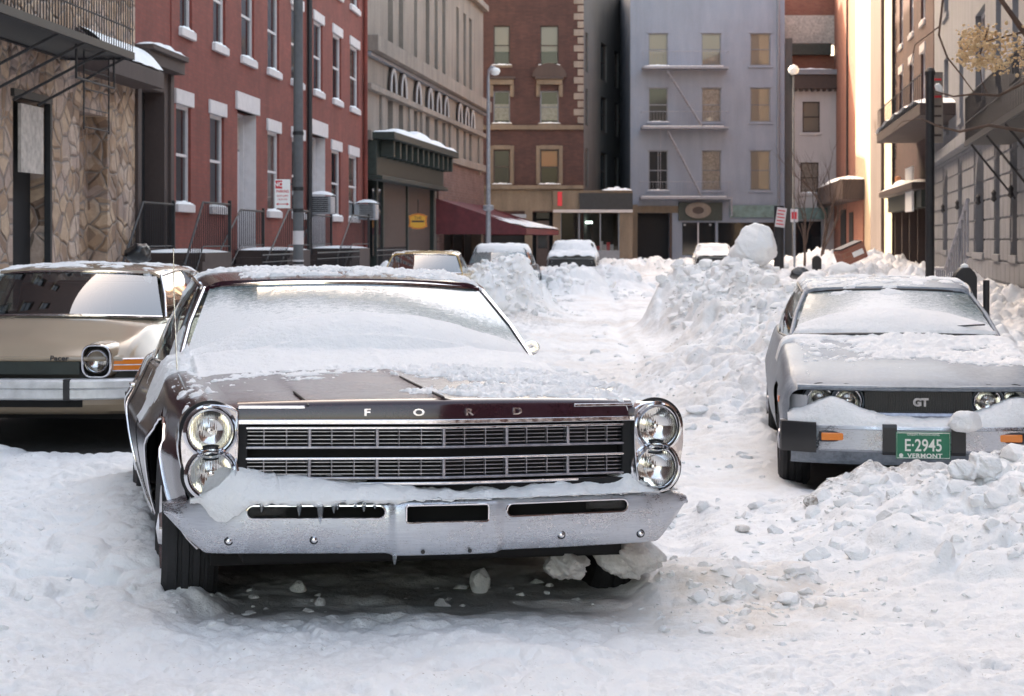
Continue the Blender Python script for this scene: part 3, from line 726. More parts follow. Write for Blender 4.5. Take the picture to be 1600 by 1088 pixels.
# --- bumper
BX = np.linspace(-.985, .985, 198)
def by(x):
    a = abs(x); return -.035 + .10 * (a / .75) ** 1.5 * (a < .75) + (a >= .75) * (.10 + .9 * max(0, a - .75) ** 1.35)
def bsec(x):
    a = abs(x); y = by(x); c = 1 - sst(.18, .215, a); e = np.clip((a - .84) / .145, 0, 1)
    y -= .014 * c
    zb = .352 - .008 * c + .135 * e ** 1.15; zt = .538 - .030 * e ** 1.5; 
    pts = [(y + .16, zt + .008), (y + .035, zt + .010), (y + .008, zt + .002), (y, zt - .018), (y - .003, zt * .7 + zb * .3), (y, zt * .35 + zb * .65), (y + .012, zb + .022), (y + .028, zb), (y + .07, zb - .004 + .01), (y + .10, zb + .03)]
    return pts
Pb = np.array([[(x, a, b) for a, b in bsec(x)] for x in BX])
Pb = np.moveaxis(chaikin(np.moveaxis(Pb, 1, 0), 1), 0, 1)
bm_ = MB(); bm_.grid(Pb, flip=False); bump_o = bm_.build('bumper', M['salt_chrome'], None, True)
so = bump_o.modifiers.new('s', 'SOLIDIFY'); so.thickness = .006; so.offset = -1
def slot_poly(x0, x1, z0, z1, r, n=8):
    P_ = []
    for cx_, cz_, a0 in ((x1 - r, z1 - r, 0), (x0 + r, z1 - r, 90), (x0 + r, z0 + r, 180), (x1 - r, z0 + r, 270)):
        for k in range(n + 1):
            a = R(a0 + 90 * k / n); P_.append((cx_ + r * math.cos(a), cz_ + r * math.sin(a)))
    return P_
slots = [(-.705, -.222, .480, .527, .0233), (-.150, .150, .466, .528, .010), (.222, .702, .478, .525, .0233)]
cut = [MB().prism(slot_poly(*s_), (0, -.15, 0), (1, 0, 0), (0, 0, 1), (0, .27, 0)).build('cut', M['black']) for s_ in slots]
boolean(bump_o, cut); bump_o.parent = ford
for s_ in slots:
    pl = slot_poly(*s_); m = MB(); m.tube([(a, by(a) - .004 - (.014 if abs(a) < .19 else 0) + .002, b) for a, b in pl], .0042, 6, True); m.build('slot_rim', M['chrome'], bump_o, True)
m = MB(); m.box(-.78, .78, .10, .22, .40, .60); m.build('bumper_back', M['black'], bump_o)
for x0, x1 in ((-.70, -.56), (.55, .70)):
    m = MB(); m.box(x0, x1, by(.63) + .02, by(.63) + .05, .482, .524); m.build('parking_lamp', M['lamp_glass'], bump_o, bevel=.008)
for x, z in ((-.765, .403), (-.47, .407), (.436, .403), (.758, .393)):
    MB().lathe([(0, -.013), (.008, -.011), (.012, -.004), (.013, .004)], (x, by(x) + .004, z), 'y', 20).build('bolt', M['chrome'], bump_o, True)
    MB().lathe([(.0125, -.002), (.0155, -.0015), (.0165, .004)], (x, by(x) + .004, z), 'y', 20).build('bolt_ring', M['black'], bump_o, True)
for x, z in ((-.088, .438), (.083, .436), (-.088, .362), (.083, .362)):
    MB().lathe([(0, -.0015), (.006, -.001), (.008, .004)], (x, by(x) - .010, z), 'y', 14).build('plate_screw', M['trim_black'], bump_o, True)
for x_, y0_, y1_ in ((-.49, .075, .50), (.0, -.02, .95), (.49, .075, .5)):
    pts = []
    bvh = BVHTree.FromPolygons([Vector(v) for v in fgeo.v], fgeo.f)
    for q in np.linspace(y0_, y1_, 14):
        h = bvh.ray_cast(Vector((x_ + .006, q, 1.4)), Vector((0, 0, -1)))
        if h[0] is not None: pts.append((x_, q, h[0].z + .003))
    MB().tube(pts, .0055, 6, flat=.7).build('hood_crease', M['trim_black'], ford, True)
# --- greenhouse
fg = dict(wb=(1.72, .985, 1.96, .950, .828), wt=(2.36, 1.335, 2.52, 1.312, .665), rt=(3.72, 1.36, 3.80, 1.33, .64), rb=(4.25, .99, 4.35, .965, .72),
          beltz=.955, beltx=.885, cy0=3.75, cy1=3.45, crown=.045, posts=[.22, .62], postlean=0,
          frost=lambda u, t: .30 + .80 * (1 - sst(.36, .98, t + .16 * u)) - .58 * sst(.05, .95, u) * sst(.10, .5, t) + .16 * (1 - sst(.02, .10, np.abs(u + .88))) - .28 * sst(.55, 1.0, t) * (1 - .5 * sst(.3, .5, np.abs(u + .35))) + .15 * np.exp(-((u + .3) / .2) ** 2 - ((t - .75) / .12) ** 2))
gh = greenhouse(ford, fg, dict(ws=M['frost_glass'], body=M['maroon'], pillar=M['chrome'], trim=M['chrome']))
fgeo.v, fgeo.f = fgeo.v, fgeo.f; fgeo.add(gh.v, gh.f)
MB().add([(-.8, 1.95, .972), (.8, 1.95, .972), (.8, 4.2, .966), (-.8, 4.2, .966)], [(0, 1, 2, 3)]).build('cabin_floor', M['dark_int'], ford)
seats(ford, 2.85, .90, 1.3, wheel_x=.38)
# door mirror and antenna
m = MB(); m.lathe([(0, .05), (.02, .045), (.042, .01), (.046, -.005), (.040, -.006), (0, -.002)], (0, 0, 0), 'y', 24)
mo = m.build('door_mirror', M['chrome'], ford, True); mo.location = (.875, 2.20, 1.02); mo.scale = (.85, 1.3, .75); mo.rotation_euler = (0, 0, R(-12))
MB().tube([(.87, 2.22, .95), (.875, 2.22, .99)], .012, 8).build('mirror_stem', M['chrome'], ford, True)
MB().tube([(-.869, 1.62, .94), (-.885, 1.64, 1.24), (-.891, 1.64, 1.474)], [.0040, .0032, .0025], 6).build('antenna', M['chrome'], ford, True)
for s, xx0 in ((-1, -.42),):
    m = MB(); m.tube([(xx0, 1.74, .992), (xx0 + .18, 1.86, 1.045), (xx0 + .42, 1.92, 1.075)], .005, 5); m.build('wiper', M['trim_black'], ford, True)
# --- snow on it
def ford_snow(X, Y, Z):
    n = fbm(X * 9, Y * 9, 3, 5, .6) - .5; nf = fbm(X * 46, Y * 34, 9, 4, .65) - .5; nl = fbm(X * 2.6, Y * 2.6, 21, 3) - .5; nm = fbm(X * 17, Y * 12, 23, 4, .6) - .5
    right = sst(-.15, .35, X + .3 * nl)
    # hood: a thin icy film with bare patches on one side, a granular crust on the other
    hood = -.004 + .011 * right + (.020 + .030 * right) * nf + (.035 + .01 * right) * nm + .035 * nl
    hood = hood - .010 * (1 - right) * (1 - sst(.75, 1.25, Y)) - .012 * (1 - sst(.05, .30, Y))
    # deep powder at the foot of the windshield
    up = sst(1.10, 1.62, Y + .10 * nl + .05 * X)
    deep = .030 * up + .030 * np.exp(-((Y - 1.84) / .16) ** 2) + .010 * n + .004 * nf
    t = np.where(Y < 1.95, np.maximum(hood, deep * up - .012 * (1 - up)), 0)
    t = np.where(Y >= 1.80, .044 - .055 * sst(1.86, 2.14, Y + .10 * nl + .05 * n) + .008 * n * (Y < 2.1), t)
    t = np.where(Y < .10, -.01, t)
    roof = (Y > 2.4) & (Z > 1.25)
    rs = .002 + .035 * nf + .04 * n + .010 * sst(2.9, 3.2, Y) + .006 * clumps(X * 12, Y * 12, 8) - .05 * (1 - sst(-.66, -.45, X)) * (Y < 3.0)
    t = np.where(roof, np.where(Y < 2.50 + .03 * n, -.01, rs), t)
    t = np.where((~roof) & (Y > 2.15) & (np.abs(X) < .84), -.02, t)
    side = (np.abs(X) > .80) & (~roof) & (Y > 1.35)
    t = np.where(side, .055 * np.exp(-((Y - 1.98) / .30) ** 2) * (X < 0) + .05 * n + .03 * nf - .010 + .018 * (X > 0) * (Y < 2) - .03 * sst(.95, .99, np.abs(X)), t)
    st = fbm(X * 30, Y * 9, 33, 4, .6) - .5
    t = np.where((X < -.76) & (Y <= 1.35), .06 * st + .03 * nf - .008 - .02 * (X < -.92), t)
    return np.clip(t, -.02, .08)
drape('snow_on_car', fgeo, -1.04, 1.04, .02, 4.9, .0095, ford_snow, ford, 'crusted snow over the hood, windshield base and roof edge of the maroon sedan')
# snow lying on the bumper
def bumper_snow():
    xs = np.linspace(-.90, .93, 240); nf_, nt_ = 7, 22; na = nf_ + nt_; V = np.zeros((len(xs), na, 3))
    for i, x in enumerate(xs):
        endf = sst(-.90, -.83, x) * (1 - sst(.84, .93, x))
        thick = np.interp(x, [-.9, -.84, -.74, -.64, -.5, -.35, -.2, -.05, .1, .3, .45, .6, .72, .80, .93], [.03, .10, .135, .10, .095, .085, .060, .040, .030, .036, .062, .055, .095, .07, .01]) * endf ** .6 * (.74 if x > -.6 else .9)
        over = np.interp(x, [-.9, -.86, -.81, -.775, -.74, -.70, -.62, -.45, -.3, -.18, -.12, .3, .9], [.01, .02, .075, .085, .05, .018, .012, .016, .012, .014, .004, -.002, -.004])
        yb = by(x); y0 = yb - .010 - .012 * (x < -.15); y1 = yb + .17
        for k in range(na):
            if k < nf_: q = k / nf_; V[i, k] = (x, y0 + .012 * (1 - q) ** 2 * (over > .01), .548 - over * (1 - q))
            else:
                q = (k - nf_) / (nt_ - 1); V[i, k] = (x, y0 + (y1 - y0) * q ** 1.35, .548 + thick * math.sin(min(1, q * 1.45) * math.pi / 2) ** 1.05)
    nn = fbm(V[..., 0] * 14, V[..., 1] * 14 + V[..., 2] * 9, 4, 5, .6) - .5; n2 = fbm(V[..., 0] * 5, V[..., 1] * 6, 14, 3) - .5
    V[..., 2] += (.036 * nn + .05 * n2) * np.clip((np.arange(na) - 6) / 6, 0, 1)[None]
    V[..., 2] += (fbm(V[..., 0] * 22, V[..., 0] * 0, 6, 4, .7) - .5) * .030 * (np.arange(na) <= 5)[None]
    V[..., 1] += .020 * nn + .010 * (fbm(V[..., 0] * 40, V[..., 2] * 40, 17, 3) - .5)
    o = np_mesh('snow_on_bumper', V.reshape(-1, 3), grid_quads(len(xs), na), M['snow'])
    o.matrix_world = Matrix.LocRotScale(ford.location, ford.rotation_euler, None)
    tag(o, 'thick snow lying along the chrome bumper of the maroon sedan', 'snow', kind='stuff')
bumper_snow()
random.seed(5)
for i, (x, L) in enumerate([(-.655, .03), (-.525, .045), (-.452, .075), (-.405, .035), (-.392, .022), (-.30, .030), (-.33, .016), (-.262, .018), (-.19, .035)]):
    zt = .536 if x != -.19 else .352; r0 = .006 + .1 * L
    ic = MB().lathe([(0, .01), (r0, .0), (r0 * .75, -L * .4), (r0 * .4, -L * .8), (0, -L)], (0, 0, 0), 'z', 8).build('icicle', M['ice'], None, True)
    wpos = Matrix.LocRotScale(ford.location, ford.rotation_euler, None) @ Vector((x, by(x) - .014, zt)); ic.location = wpos
    tag(ic, ['small icicle crossing the left end of the left bumper slot', 'stubby snowy icicle at the middle left of the left bumper slot', 'longest thin icicle crossing the middle of the left bumper slot', 'icicle right of the longest one in the left bumper slot', 'tiny icicle beside another, middle right of the left bumper slot', 'icicle second from the right end of the left bumper slot', 'shortest icicle in the right half of the left bumper slot', 'icicle at the right end of the left bumper slot', 'icicle hanging below the bumper bottom, left of its centre panel'][i], 'icicle', 'icicles under the bumper snow')
# ================================================================ BUILDINGS
M['brick'] = None
KB = .66      # scales down all the front colours evenly to balance the higher exposure
def brick_mat(name, c1, c2, mortar, scale=1.0, var=.35, soot=.4):
    t = NT(name); g = t.co(); sx = t.n('SeparateXYZ'); t.set(sx.inputs[0], g); cb = t.n('CombineXYZ'); t.set(cb.inputs[0], t.math('ADD', sx.outputs[0], sx.outputs[1])); t.set(cb.inputs[1], sx.outputs[2])
    b = t.n('TexBrick'); t.set(b.inputs['Vector'], cb); b.inputs['Scale'].default_value = 1.0 / scale
    b.inputs['Brick Width'].default_value = .21; b.inputs['Row Height'].default_value = .075; b.inputs['Mortar Size'].default_value = .007; b.inputs['Mortar Smooth'].default_value = .3
    t.set(b.inputs['Color1'], c1); t.set(b.inputs['Color2'], c2); t.set(b.inputs['Mortar'], mortar)
    n = t.noise(g, .8, 5, .6); n2 = t.noise(t.mapv(g, (1, 1, .25)), 2.5, 6, .65)
    k = t.ramp(t.math('ADD', t.math('MULTIPLY', n, .5), t.math('MULTIPLY', n2, .5)), [(.32, (1 - soot) * KB), (.62, KB)])
    c = t.mix(1.0, b.outputs['Color'], k, 'MULTIPLY')
    t.P(col=c, rough=.85, normal=t.bump(b.outputs['Fac'], -.4, .01, t.bump(t.noise(g, 30, 4), .3, .01)))
    return t.m
M['brick'] = brick_mat('painted_red_brick', (.36, .078, .055), (.29, .060, .044), (.24, .075, .06), 1.0, soot=.42)
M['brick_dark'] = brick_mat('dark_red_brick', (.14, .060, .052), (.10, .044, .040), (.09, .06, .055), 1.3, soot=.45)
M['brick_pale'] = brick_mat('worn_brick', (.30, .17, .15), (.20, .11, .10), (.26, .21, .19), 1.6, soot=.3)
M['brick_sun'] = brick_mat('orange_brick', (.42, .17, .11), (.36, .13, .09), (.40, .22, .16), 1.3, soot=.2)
M['stucco_cream'] = simple('cream_stucco', (.36, .29, .21), .85, var=.12, vs_=1.2, bump=.3)
def wall_mat(name, col, streak=.3, rough=.85, sc=1.0):
    t = NT(name); g = t.co(); n = t.noise(t.mapv(g, (1.2, 1.2, .18)), 1.6 * sc, 7, .65); n2 = t.noise(g, .5, 4); n3 = t.noise(g, 12, 5)
    k = t.ramp(t.math('ADD', t.math('ADD', t.math('MULTIPLY', n, .5), t.math('MULTIPLY', n2, .3)), t.math('MULTIPLY', n3, .2)), [(.35, (1 - streak) * KB), (.6, KB)])
    t.P(col=t.mix(1.0, col, k, 'MULTIPLY'), rough=rough, normal=t.bump(n3, .3, .01)); return t.m
M['beige_stone'] = wall_mat('beige_stone', (.40, .335, .29), .45)
M['grey_paint'] = wall_mat('lavender_grey_paint', (.37, .41, .50), .22)
M['grey_side'] = wall_mat('grey_side_wall', (.20, .20, .20), .35)
M['white_stucco'] = wall_mat('white_stucco', (.72, .67, .67), .15)
M['ashlar'] = wall_mat('rusticated_grey_stone', (.33, .34, .37), .3)
M['brown_portal'] = wall_mat('brown_paint', (.115, .08, .072), .3)
M['tan_stone'] = wall_mat('tan_stone_band', (.30, .23, .17), .45)
M['white_trim'] = simple('white_painted_wood', (.56, .53, .54), .6, var=.08)
M['grey_trim'] = simple('grey_painted_wood', (.19, .195, .22), .6, var=.1)
M['brown_trim'] = simple('brown_trim', (.05, .032, .028), .6, var=.2)
M['green_dark'] = simple('dark_green_paint', (.020, .028, .024), .5, var=.3)
M['green_pale'] = simple('faded_green_board', (.13, .19, .18), .6, var=.35, vs_=3)
M['iron'] = simple('black_iron', (.015, .015, .018), .55, var=.3)
M['iron_grey'] = simple('grey_painted_iron', (.24, .24, .27), .6, var=.2)
M['steel'] = simple('galvanised_steel', (.30, .31, .34), .5, .5, var=.2, vs_=12)
M['awning'] = simple('maroon_canvas', (.11, .016, .021), .6, var=.25, vs_=3)
M['bark'] = simple('bark', (.10, .065, .05), .85, var=.3)
M['yellow'] = simple('yellow_sign', (.72, .36, .03), .5)
M['cream_blind_reflection'] = simple('cream_blind_and_reflection', (.40, .35, .30), .8)  # blinds, and warm reflections painted into the lavender tenement's panes
M['shade_orange'] = simple('orange_window_shade', (.62, .27, .12), .8)
M['curtain_and_reflection'] = simple('pale_curtain_and_reflection', (.45, .40, .36), .9, var=.3, vs_=8)  # curtains, and painted reflections in the lavender tenement's middle windows
M['interior'] = simple('dark_room', (.012, .011, .012), .9)
M['pane'] = NT('window_pane').P(col=(.015, .017, .02), rough=.06, spec=.45).m
M['pane_pale'] = glass('clear_pane', (.75, .75, .75), rough=.02, refl=1.3).m
# field-stone wall
t = NT('field_stone'); g = t.co(); sx = t.n('SeparateXYZ'); t.set(sx.inputs[0], g); cb = t.n('CombineXYZ'); t.set(cb.inputs[0], t.math('ADD', sx.outputs[0], t.math('MULTIPLY', sx.outputs[1], .9))); t.set(cb.inputs[1], t.math('MULTIPLY', sx.outputs[2], 1.05))
ns = t.n('TexNoise'); ns.inputs['Scale'].default_value = 1.7; t.set(ns.inputs['Vector'], g)
wv = t.mix(.16, cb.outputs[0], ns.outputs['Color'])
v = t.n('TexVoronoi', _feature='F1'); v.inputs['Scale'].default_value = 3.3; t.set(v.inputs['Vector'], wv); v.inputs['Randomness'].default_value = .9
ve = t.n('TexVoronoi', _feature='DISTANCE_TO_EDGE'); ve.inputs['Scale'].default_value = 3.4; t.set(ve.inputs['Vector'], wv); ve.inputs['Randomness'].default_value = .9
sc = t.n('SeparateColor'); t.set(sc.inputs[0], v.outputs['Color'])
col = t.ramp(sc.outputs[0], [(0, (.19, .12, .085)), (.25, (.38, .25, .16)), (.5, (.54, .39, .27)), (.7, (.31, .23, .20)), (.85, (.60, .46, .36)), (1, (.42, .31, .26))])
col = t.mix(t.ramp(t.noise(g, 9, 6, .7), [(.35, 0.0), (.75, .6)]), col, (.22, .15, .11))
e = t.ramp(ve.outputs['Distance'], [(.012, 0.0), (.05, 1.0)])
t.P(col=t.mix(e, (.26, .215, .19), col), rough=.85, normal=t.bump(t.ramp(ve.outputs['Distance'], [(0, 0.0), (.14, 1.0)]), .9, .06, t.bump(t.noise(g, 22, 5), .4, .02))); M['fieldstone'] = t.m

def facade_mesh(m, L, H, op, d=.18, z0=0.0):
    """front wall skin at y=0 with openings and reveals d deep; op: (u0,u1,z0,z1)"""
    us = sorted({0.0, L, *[round(v, 4) for o in op for v in o[:2]]}); us = [u for u in us if 0 <= u <= L]
    zs = sorted({z0, H, *[round(v, 4) for o in op for v in o[2:4]]}); zs = [z for z in zs if z0 <= z <= H]
    for a, b in zip(us[:-1], us[1:]):
        run = None
        for c, e in zip(zs[:-1], zs[1:]):
            mu, mz = (a + b) / 2, (c + e) / 2
            hole = any(o[0] < mu < o[1] and o[2] < mz < o[3] for o in op)
            if hole:
                if run is not None: m.quad((a, 0, run), (b, 0, run), (b, 0, c), (a, 0, c)); run = None
            elif run is None: run = c
        if run is not None: m.quad((a, 0, run), (b, 0, run), (b, 0, H), (a, 0, H))
    for o in op:
        u0, u1, a, b = o[:4]; dd = o[4] if len(o) > 4 else d
        m.quad((u0, 0, a), (u0, 0, b), (u0, dd, b), (u0, dd, a)); m.quad((u1, 0, b), (u1, 0, a), (u1, dd, a), (u1, dd, b))
        m.quad((u0, 0, b), (u1, 0, b), (u1, dd, b), (u0, dd, b)); m.quad((u0, 0, a), (u0, dd, a), (u1, dd, a), (u1, 0, a))
def window(root, u0, u1, z0, z1, d=.12, fw=.07, frame='white_trim', rails=(.5,), mull=(), pane='pane', shade=None, sill=None, lintel=None, sillm='white_trim', lin_h=.3, lin_x=.16, sill_x=.12, sill_h=.16, snow=True, proud=.05, arch=False, back=None):
    m = MB(); y0, y1 = d - .01, d + .05
    m.box(u0, u0 + fw, y0, y1, z0, z1); m.box(u1 - fw, u1, y0, y1, z0, z1); m.box(u0 + fw, u1 - fw, y0, y1, z1 - fw, z1); m.box(u0 + fw, u1 - fw, y0, y1, z0, z0 + fw)
    for r in rails: zc = z0 + (z1 - z0) * r; m.box(u0 + fw, u1 - fw, y0 + .015, y1 - .005, zc - fw * .4, zc + fw * .4)
    for r in mull: uc = u0 + (u1 - u0) * r; m.box(uc - .02, uc + .02, y0 + .02, y1 - .01, z0 + fw, z1 - fw)
    w = m.build('window', M[frame], root)
    p = MB(); p.quad((u0, d + .035, z0), (u1, d + .035, z0), (u1, d + .035, z1), (u0, d + .035, z1)); p.build('pane', M[pane if shade is None else 'pane_pale'], w)
    if shade is not None:
        sm, a, b = shade
        q = MB(); q.quad((u0, d + .10, z0 + (z1 - z0) * a), (u1, d + .10, z0 + (z1 - z0) * a), (u1, d + .10, z0 + (z1 - z0) * b), (u0, d + .10, z0 + (z1 - z0) * b)); q.build('blind_and_reflection', M[sm], w)  # also carries the painted reflections of the lavender tenement
        q = MB(); q.quad((u0, d + .5, z0), (u1, d + .5, z0), (u1, d + .5, z1), (u0, d + .5, z1)); q.build('dark_room', M['interior'], w)
    if sill: 
        s_ = MB(); s_.box(u0 - sill_x, u1 + sill_x, -proud * 1.6, d, z0 - sill_h, z0 + .002); s_.build('sill', M[sill], w, bevel=.012)
        if snow: snow_lump(root, u0 - sill_x, u1 + sill_x, -proud * 1.6, d - .02, z0 + .002, .09)
    if lintel:
        s_ = MB(); s_.box(u0 - lin_x, u1 + lin_x, -proud, d, z1 - .002, z1 + lin_h); s_.build('lintel', M[lintel], w, bevel=.01)
    return w
SNOWS = {}
def snow_lump(root, u0, u1, y0, y1, z, h, seed=None, n=14, k=6):
    """low rounded snow on a ledge, gathered per building"""
    m = SNOWS.setdefault(root.name, MB()); rnd = random.Random(int((u0 * 131 + z * 977) * 10))
    ph = rnd.random() * 9; U = np.linspace(0, 1, n); W = np.linspace(0, 1, k); P = np.zeros((n, k, 3))
    for i, a in enumerate(U):
        e = min(1, min(a, 1 - a) * 6) ** .5 if n > 4 else 1; hh = h * e * (.65 + .35 * math.sin(ph + a * 7) * math.cos(a * 17 + ph))
        for j, b in enumerate(W):
            P[i, j] = (u0 + (u1 - u0) * a, y0 + (y1 - y0) * b, z + .001 + hh * (math.sin(math.pi * (.12 + .76 * b)) ** .7 if j not in (0,) else 0))
    m.grid(P)
    m.grid(P[:, [0, -1]] * 1.0)
def finish_snow(root, label):
    if root.name in SNOWS:
        o = SNOWS[root.name].build('snow_on_ledges', M['snow'], None, True, ang=80)
        o.matrix_world = Matrix.LocRotScale(root.location, root.rotation_euler, None)
        tag(o, label, 'snow', kind='stuff')
class Fac:
    """a street front from p0 to p1, x along it, y into the building"""
    def __init__(s, name, p0, p1, label, cat='building', group=None):
        s.p0 = Vector(p0); s.p1 = Vector(p1); d = s.p1 - s.p0; s.L = d.length; s.d = d.normalized()
        s.root = empty(name, (p0[0], p0[1], 0), (0, 0, math.atan2(d.y, d.x))); tag(s.root, label, cat, group)
    def u(s, px, off=0):      # where the sight line of a photo column meets the front
        k = (px - 800) / F; n = Vector((-s.d.y, s.d.x)); p = s.p0 + n * off
        # (p + t d).x = k (p + t d).y
        return (k * p.y - p.x) / (s.d.x - k * s.d.y)
    def z(s, px, py, off=0):
        u = s.u(px, off); n = Vector((-s.d.y, s.d.x)); Y = (s.p0 + n * off + s.d * u).y
        return CZ - (py - HY) / F * Y
    def wall(s, H, mat, op=(), depth=9.0, d=.18, z0=0.0, roofm='black', sides=True):
        m = MB(); facade_mesh(m, s.L, H, op, d, z0)
        if sides:
            m.quad((0, depth, z0), (0, 0, z0), (0, 0, H), (0, depth, H)); m.quad((s.L, 0, z0), (s.L, depth, z0), (s.L, depth, H), (s.L, 0, H))
            m.quad((s.L, depth, z0), (0, depth, z0), (0, depth, H), (s.L, depth, H))
        w = m.build('wall', M[mat], s.root)
        MB().quad((0, 0, H - .005), (s.L, 0, H - .005), (s.L, depth, H - .005), (0, depth, H - .005)).build('roof', M['brown_trim'], s.root)
        # dark rooms behind the openings
        return w
    def back(s, u0, u1, z0, z1, d, mat='interior', name='doorway'):
        return MB().quad((u0, d, z0), (u1, d, z0), (u1, d, z1), (u0, d, z1)).build(name, M[mat], s.root)
    def box(s, name, u0, u1, y0, y1, z0, z1, mat, bevel=0.0, par=None):
        return MB().box(u0, u1, y0, y1, z0, z1).build(name, M[mat], par or s.root, bevel=bevel)
SL = .0696
def LX(Y): return -9.396 + SL * Y
def LY(px): return 9.396 / (SL - (px - 800) / F)
def LP(px): y = LY(px); return (LX(y), y)
# ---- unseen houses beside and behind the viewer, added to shade the street
f = Fac('added_brick_house', (LX(-22), -22), (LX(26.2) , 26.2), 'unseen long dark brick house beside the stone-faced front, added to shade the street')
ops = []
for i in range(14):
    for lv in range(4):
        ops.append((2 + i * 3.3, 3.1 + i * 3.3, 2.3 + lv * 3.5, 4.3 + lv * 3.5))
f.wall(24, 'brick_dark', ops, 12)
for o in ops: window(f.root, *o, snow=False, frame='brown_trim', sill='tan_stone')
f = Fac('added_brick_house', (8.1, 19.6), (7.6, -24), 'unseen long dark brick house on the right pavement, added to shade the foreground')
ops = [(2 + i * 3.2, 3.1 + i * 3.2, 2.2 + lv * 3.4, 4.2 + lv * 3.4) for i in range(13) for lv in range(3)]
f.wall(13, 'brick_dark', ops, 10)
for o in ops: window(f.root, *o, snow=False, frame='white_trim', sill='tan_stone')
# ---- 1 stone-faced house with fire escape
f = Fac('stone_faced_house', (LX(26.2), 26.2), LP(211), 'rough field-stone house with black fire escape and a brown canopy, far left')
na, nb = f.u(124), f.u(168); dz1 = f.z(146, 178); da, db = f.u(20), f.u(75)
zt = f.z(60, 160)
ops = [(na, nb, .3, dz1, .35), (da, db, .1, zt, .3)]
f.wall(24, 'fieldstone', ops, 12)
MB().quad((na, .35, .3), (nb, .35, .3), (nb, .35, dz1), (na, .35, dz1)).build('niche_stone', M['fieldstone'], f.root)
f.back(da, db, .1, zt, .29, 'interior'); f.box('door_frame', f.u(74), f.u(77), -.05, .05, .1, zt, 'iron'); f.box('door_frame', da - .1, f.u(77), -.06, .05, zt, zt + .12, 'iron')
f.box('white_panel', f.u(30), f.u(65), -.03, .02, f.z(60, 272), f.z(60, 168), 'curtain_and_reflection')
# canopy over the stone (sloping lead roof with snow)
ua, ub = f.u(112, -.6), f.u(211, -.0) ; zc = f.z(180, 122)
m = MB(); u0_, u1_ = f.u(118), f.L + .0
za = f.z(180, 130); P_ = [(0, 0), (-.55, .0), (-.55, .28), (0, .75)]
m.prism([(a, b) for a, b in P_][::-1], (u0_, 0, za), (0, 1, 0), (0, 0, 1), (u1_ - u0_, 0, 0)); m.build('canopy', M['brown_portal'], f.root)
G = np.array([[(u0_ + .2 + (u1_ - u0_ - .25) * i / 30, -.55 * (1 - j / 8), za + .30 + .47 * j / 8 + (.10 + .02 * math.sin(i * .9)) * math.sin(math.pi * (j / 8 * .85 + .1))) for j in range(9)] for i in range(31)])
SNOWS.setdefault(f.root.name, MB()).grid(G)
for lv in range(5):
    zz = 8.2 + lv * 3.3
    if zz < 22:
        for uu in (1.2, 3.6, 6.0): window(f.root, uu, uu + 1, zz, zz + 1.9, d=-.02, snow=False, frame='iron')
finish_snow(f.root, 'snow on the sloping brown canopy of the field-stone house')
fe_f = f
# fire escape: a thing hung on the front
fe = empty('fire_escape', f.root.location, f.root.rotation_euler); tag(fe, 'black iron fire escape with drop ladder hanging on the field-stone front', 'fire escape')
zp = f.z(200, 92, -1.1); uA, uB = f.u(-60, -1.1), f.u(206, -1.1)
m = MB(); m.box(uA, uB, -1.15, -1.08, zp, zp + .12); m.box(uA, uB, -.06, 0, zp, zp + .12); m.box(uB - .07, uB, -1.08, -.06, zp, zp + .12)
for k in range(16): y_ = -1.02 + k * .062; m.box(uA, uB - .07, y_, y_ + .03, zp + .03, zp + .06)
m.build('platform', M['iron'], fe)
m = MB(); n = int((uB - uA) / .13)
for k in range(n): uu = uB - .04 - k * .13; m.tube([(uu, -1.12, zp + .1), (uu, -1.12, zp + .95)], .009, 5)
for zz in (.5, .97): m.tube([(uA, -1.12, zp + zz), (uB, -1.12, zp + zz)], .014, 5)
m.build('railing', M['iron'], fe)
m = MB()
for q in (0, 1.1, 2.2, 3.4): m.tube([(uB - .3 - q, -1.1, zp + .02), (uB - 1.5 - q, -.03, zp - .85)], .022, 6)
m.build('brace', M['iron'], fe)
lu0, lu1 = f.u(131, -.75), f.u(170, -.75)
for uu in (lu0, lu1): MB().tube([(uu, -.75, zp), (uu, -.75, f.z(150, 206, -.75))], .014, 6).build('ladder_rail', M['iron'], fe)
for k in range(5): zz = f.z(150, 206, -.75) + .04 + k * .30; MB().tube([(lu0, -.75, zz), (lu1, -.75, zz)], .010, 5).build('ladder_rung', M['iron'], fe)
q0, q1 = f.u(119, -.95), f.u(178, -.95); qz = f.z(150, 130, -.95)
MB().tube([(q0, -.95, zp), (q0, -.95, qz), (q1, -.95, qz), (q1, -.95, zp)], .02, 6).build('hanging_frame', M['iron'], fe)
# ---- 1b brown portal
f = Fac('brown_portal_house', LP(211), LP(268), 'narrow brown painted doorway front between stone house and red row')
a, b = f.u(217), f.u(257); zt = f.z(240, 140); zd = f.z(236, 388)
f.wall(f.z(240, 88), 'brown_portal', [(a, b, zd, zt, .5)], 9, d=.5)
f.box('door', f.u(240), b, .40, .46, zd, zt, 'interior'); MB().quad((a, .5, zd), (b, .5, zd), (b, .5, zt), (a, .5, zt)).build('door_leaf', M['white_trim'], f.root)
f.box('white_panel', a + .001, f.u(240), .36, .42, zd, zt - .02, 'white_trim')
zc = f.z(240, 88); f.box('cornice', 0, f.L, -.28, .1, zc - .25, zc, 'brown_portal', .01); f.box('cornice_lip', 0, f.L, -.36, .1, zc, zc + .10, 'brown_portal', .01)
f.box('pilaster', 0, .25, -.06, 0, .1, zc - .25, 'brown_portal', .008); f.box('pilaster', f.L - .25, f.L, -.06, 0, .1, zc - .25, 'brown_portal', .008)
f.box('upper_wall', 0, f.L, .02, 9, zc + .1, 24, 'brick')
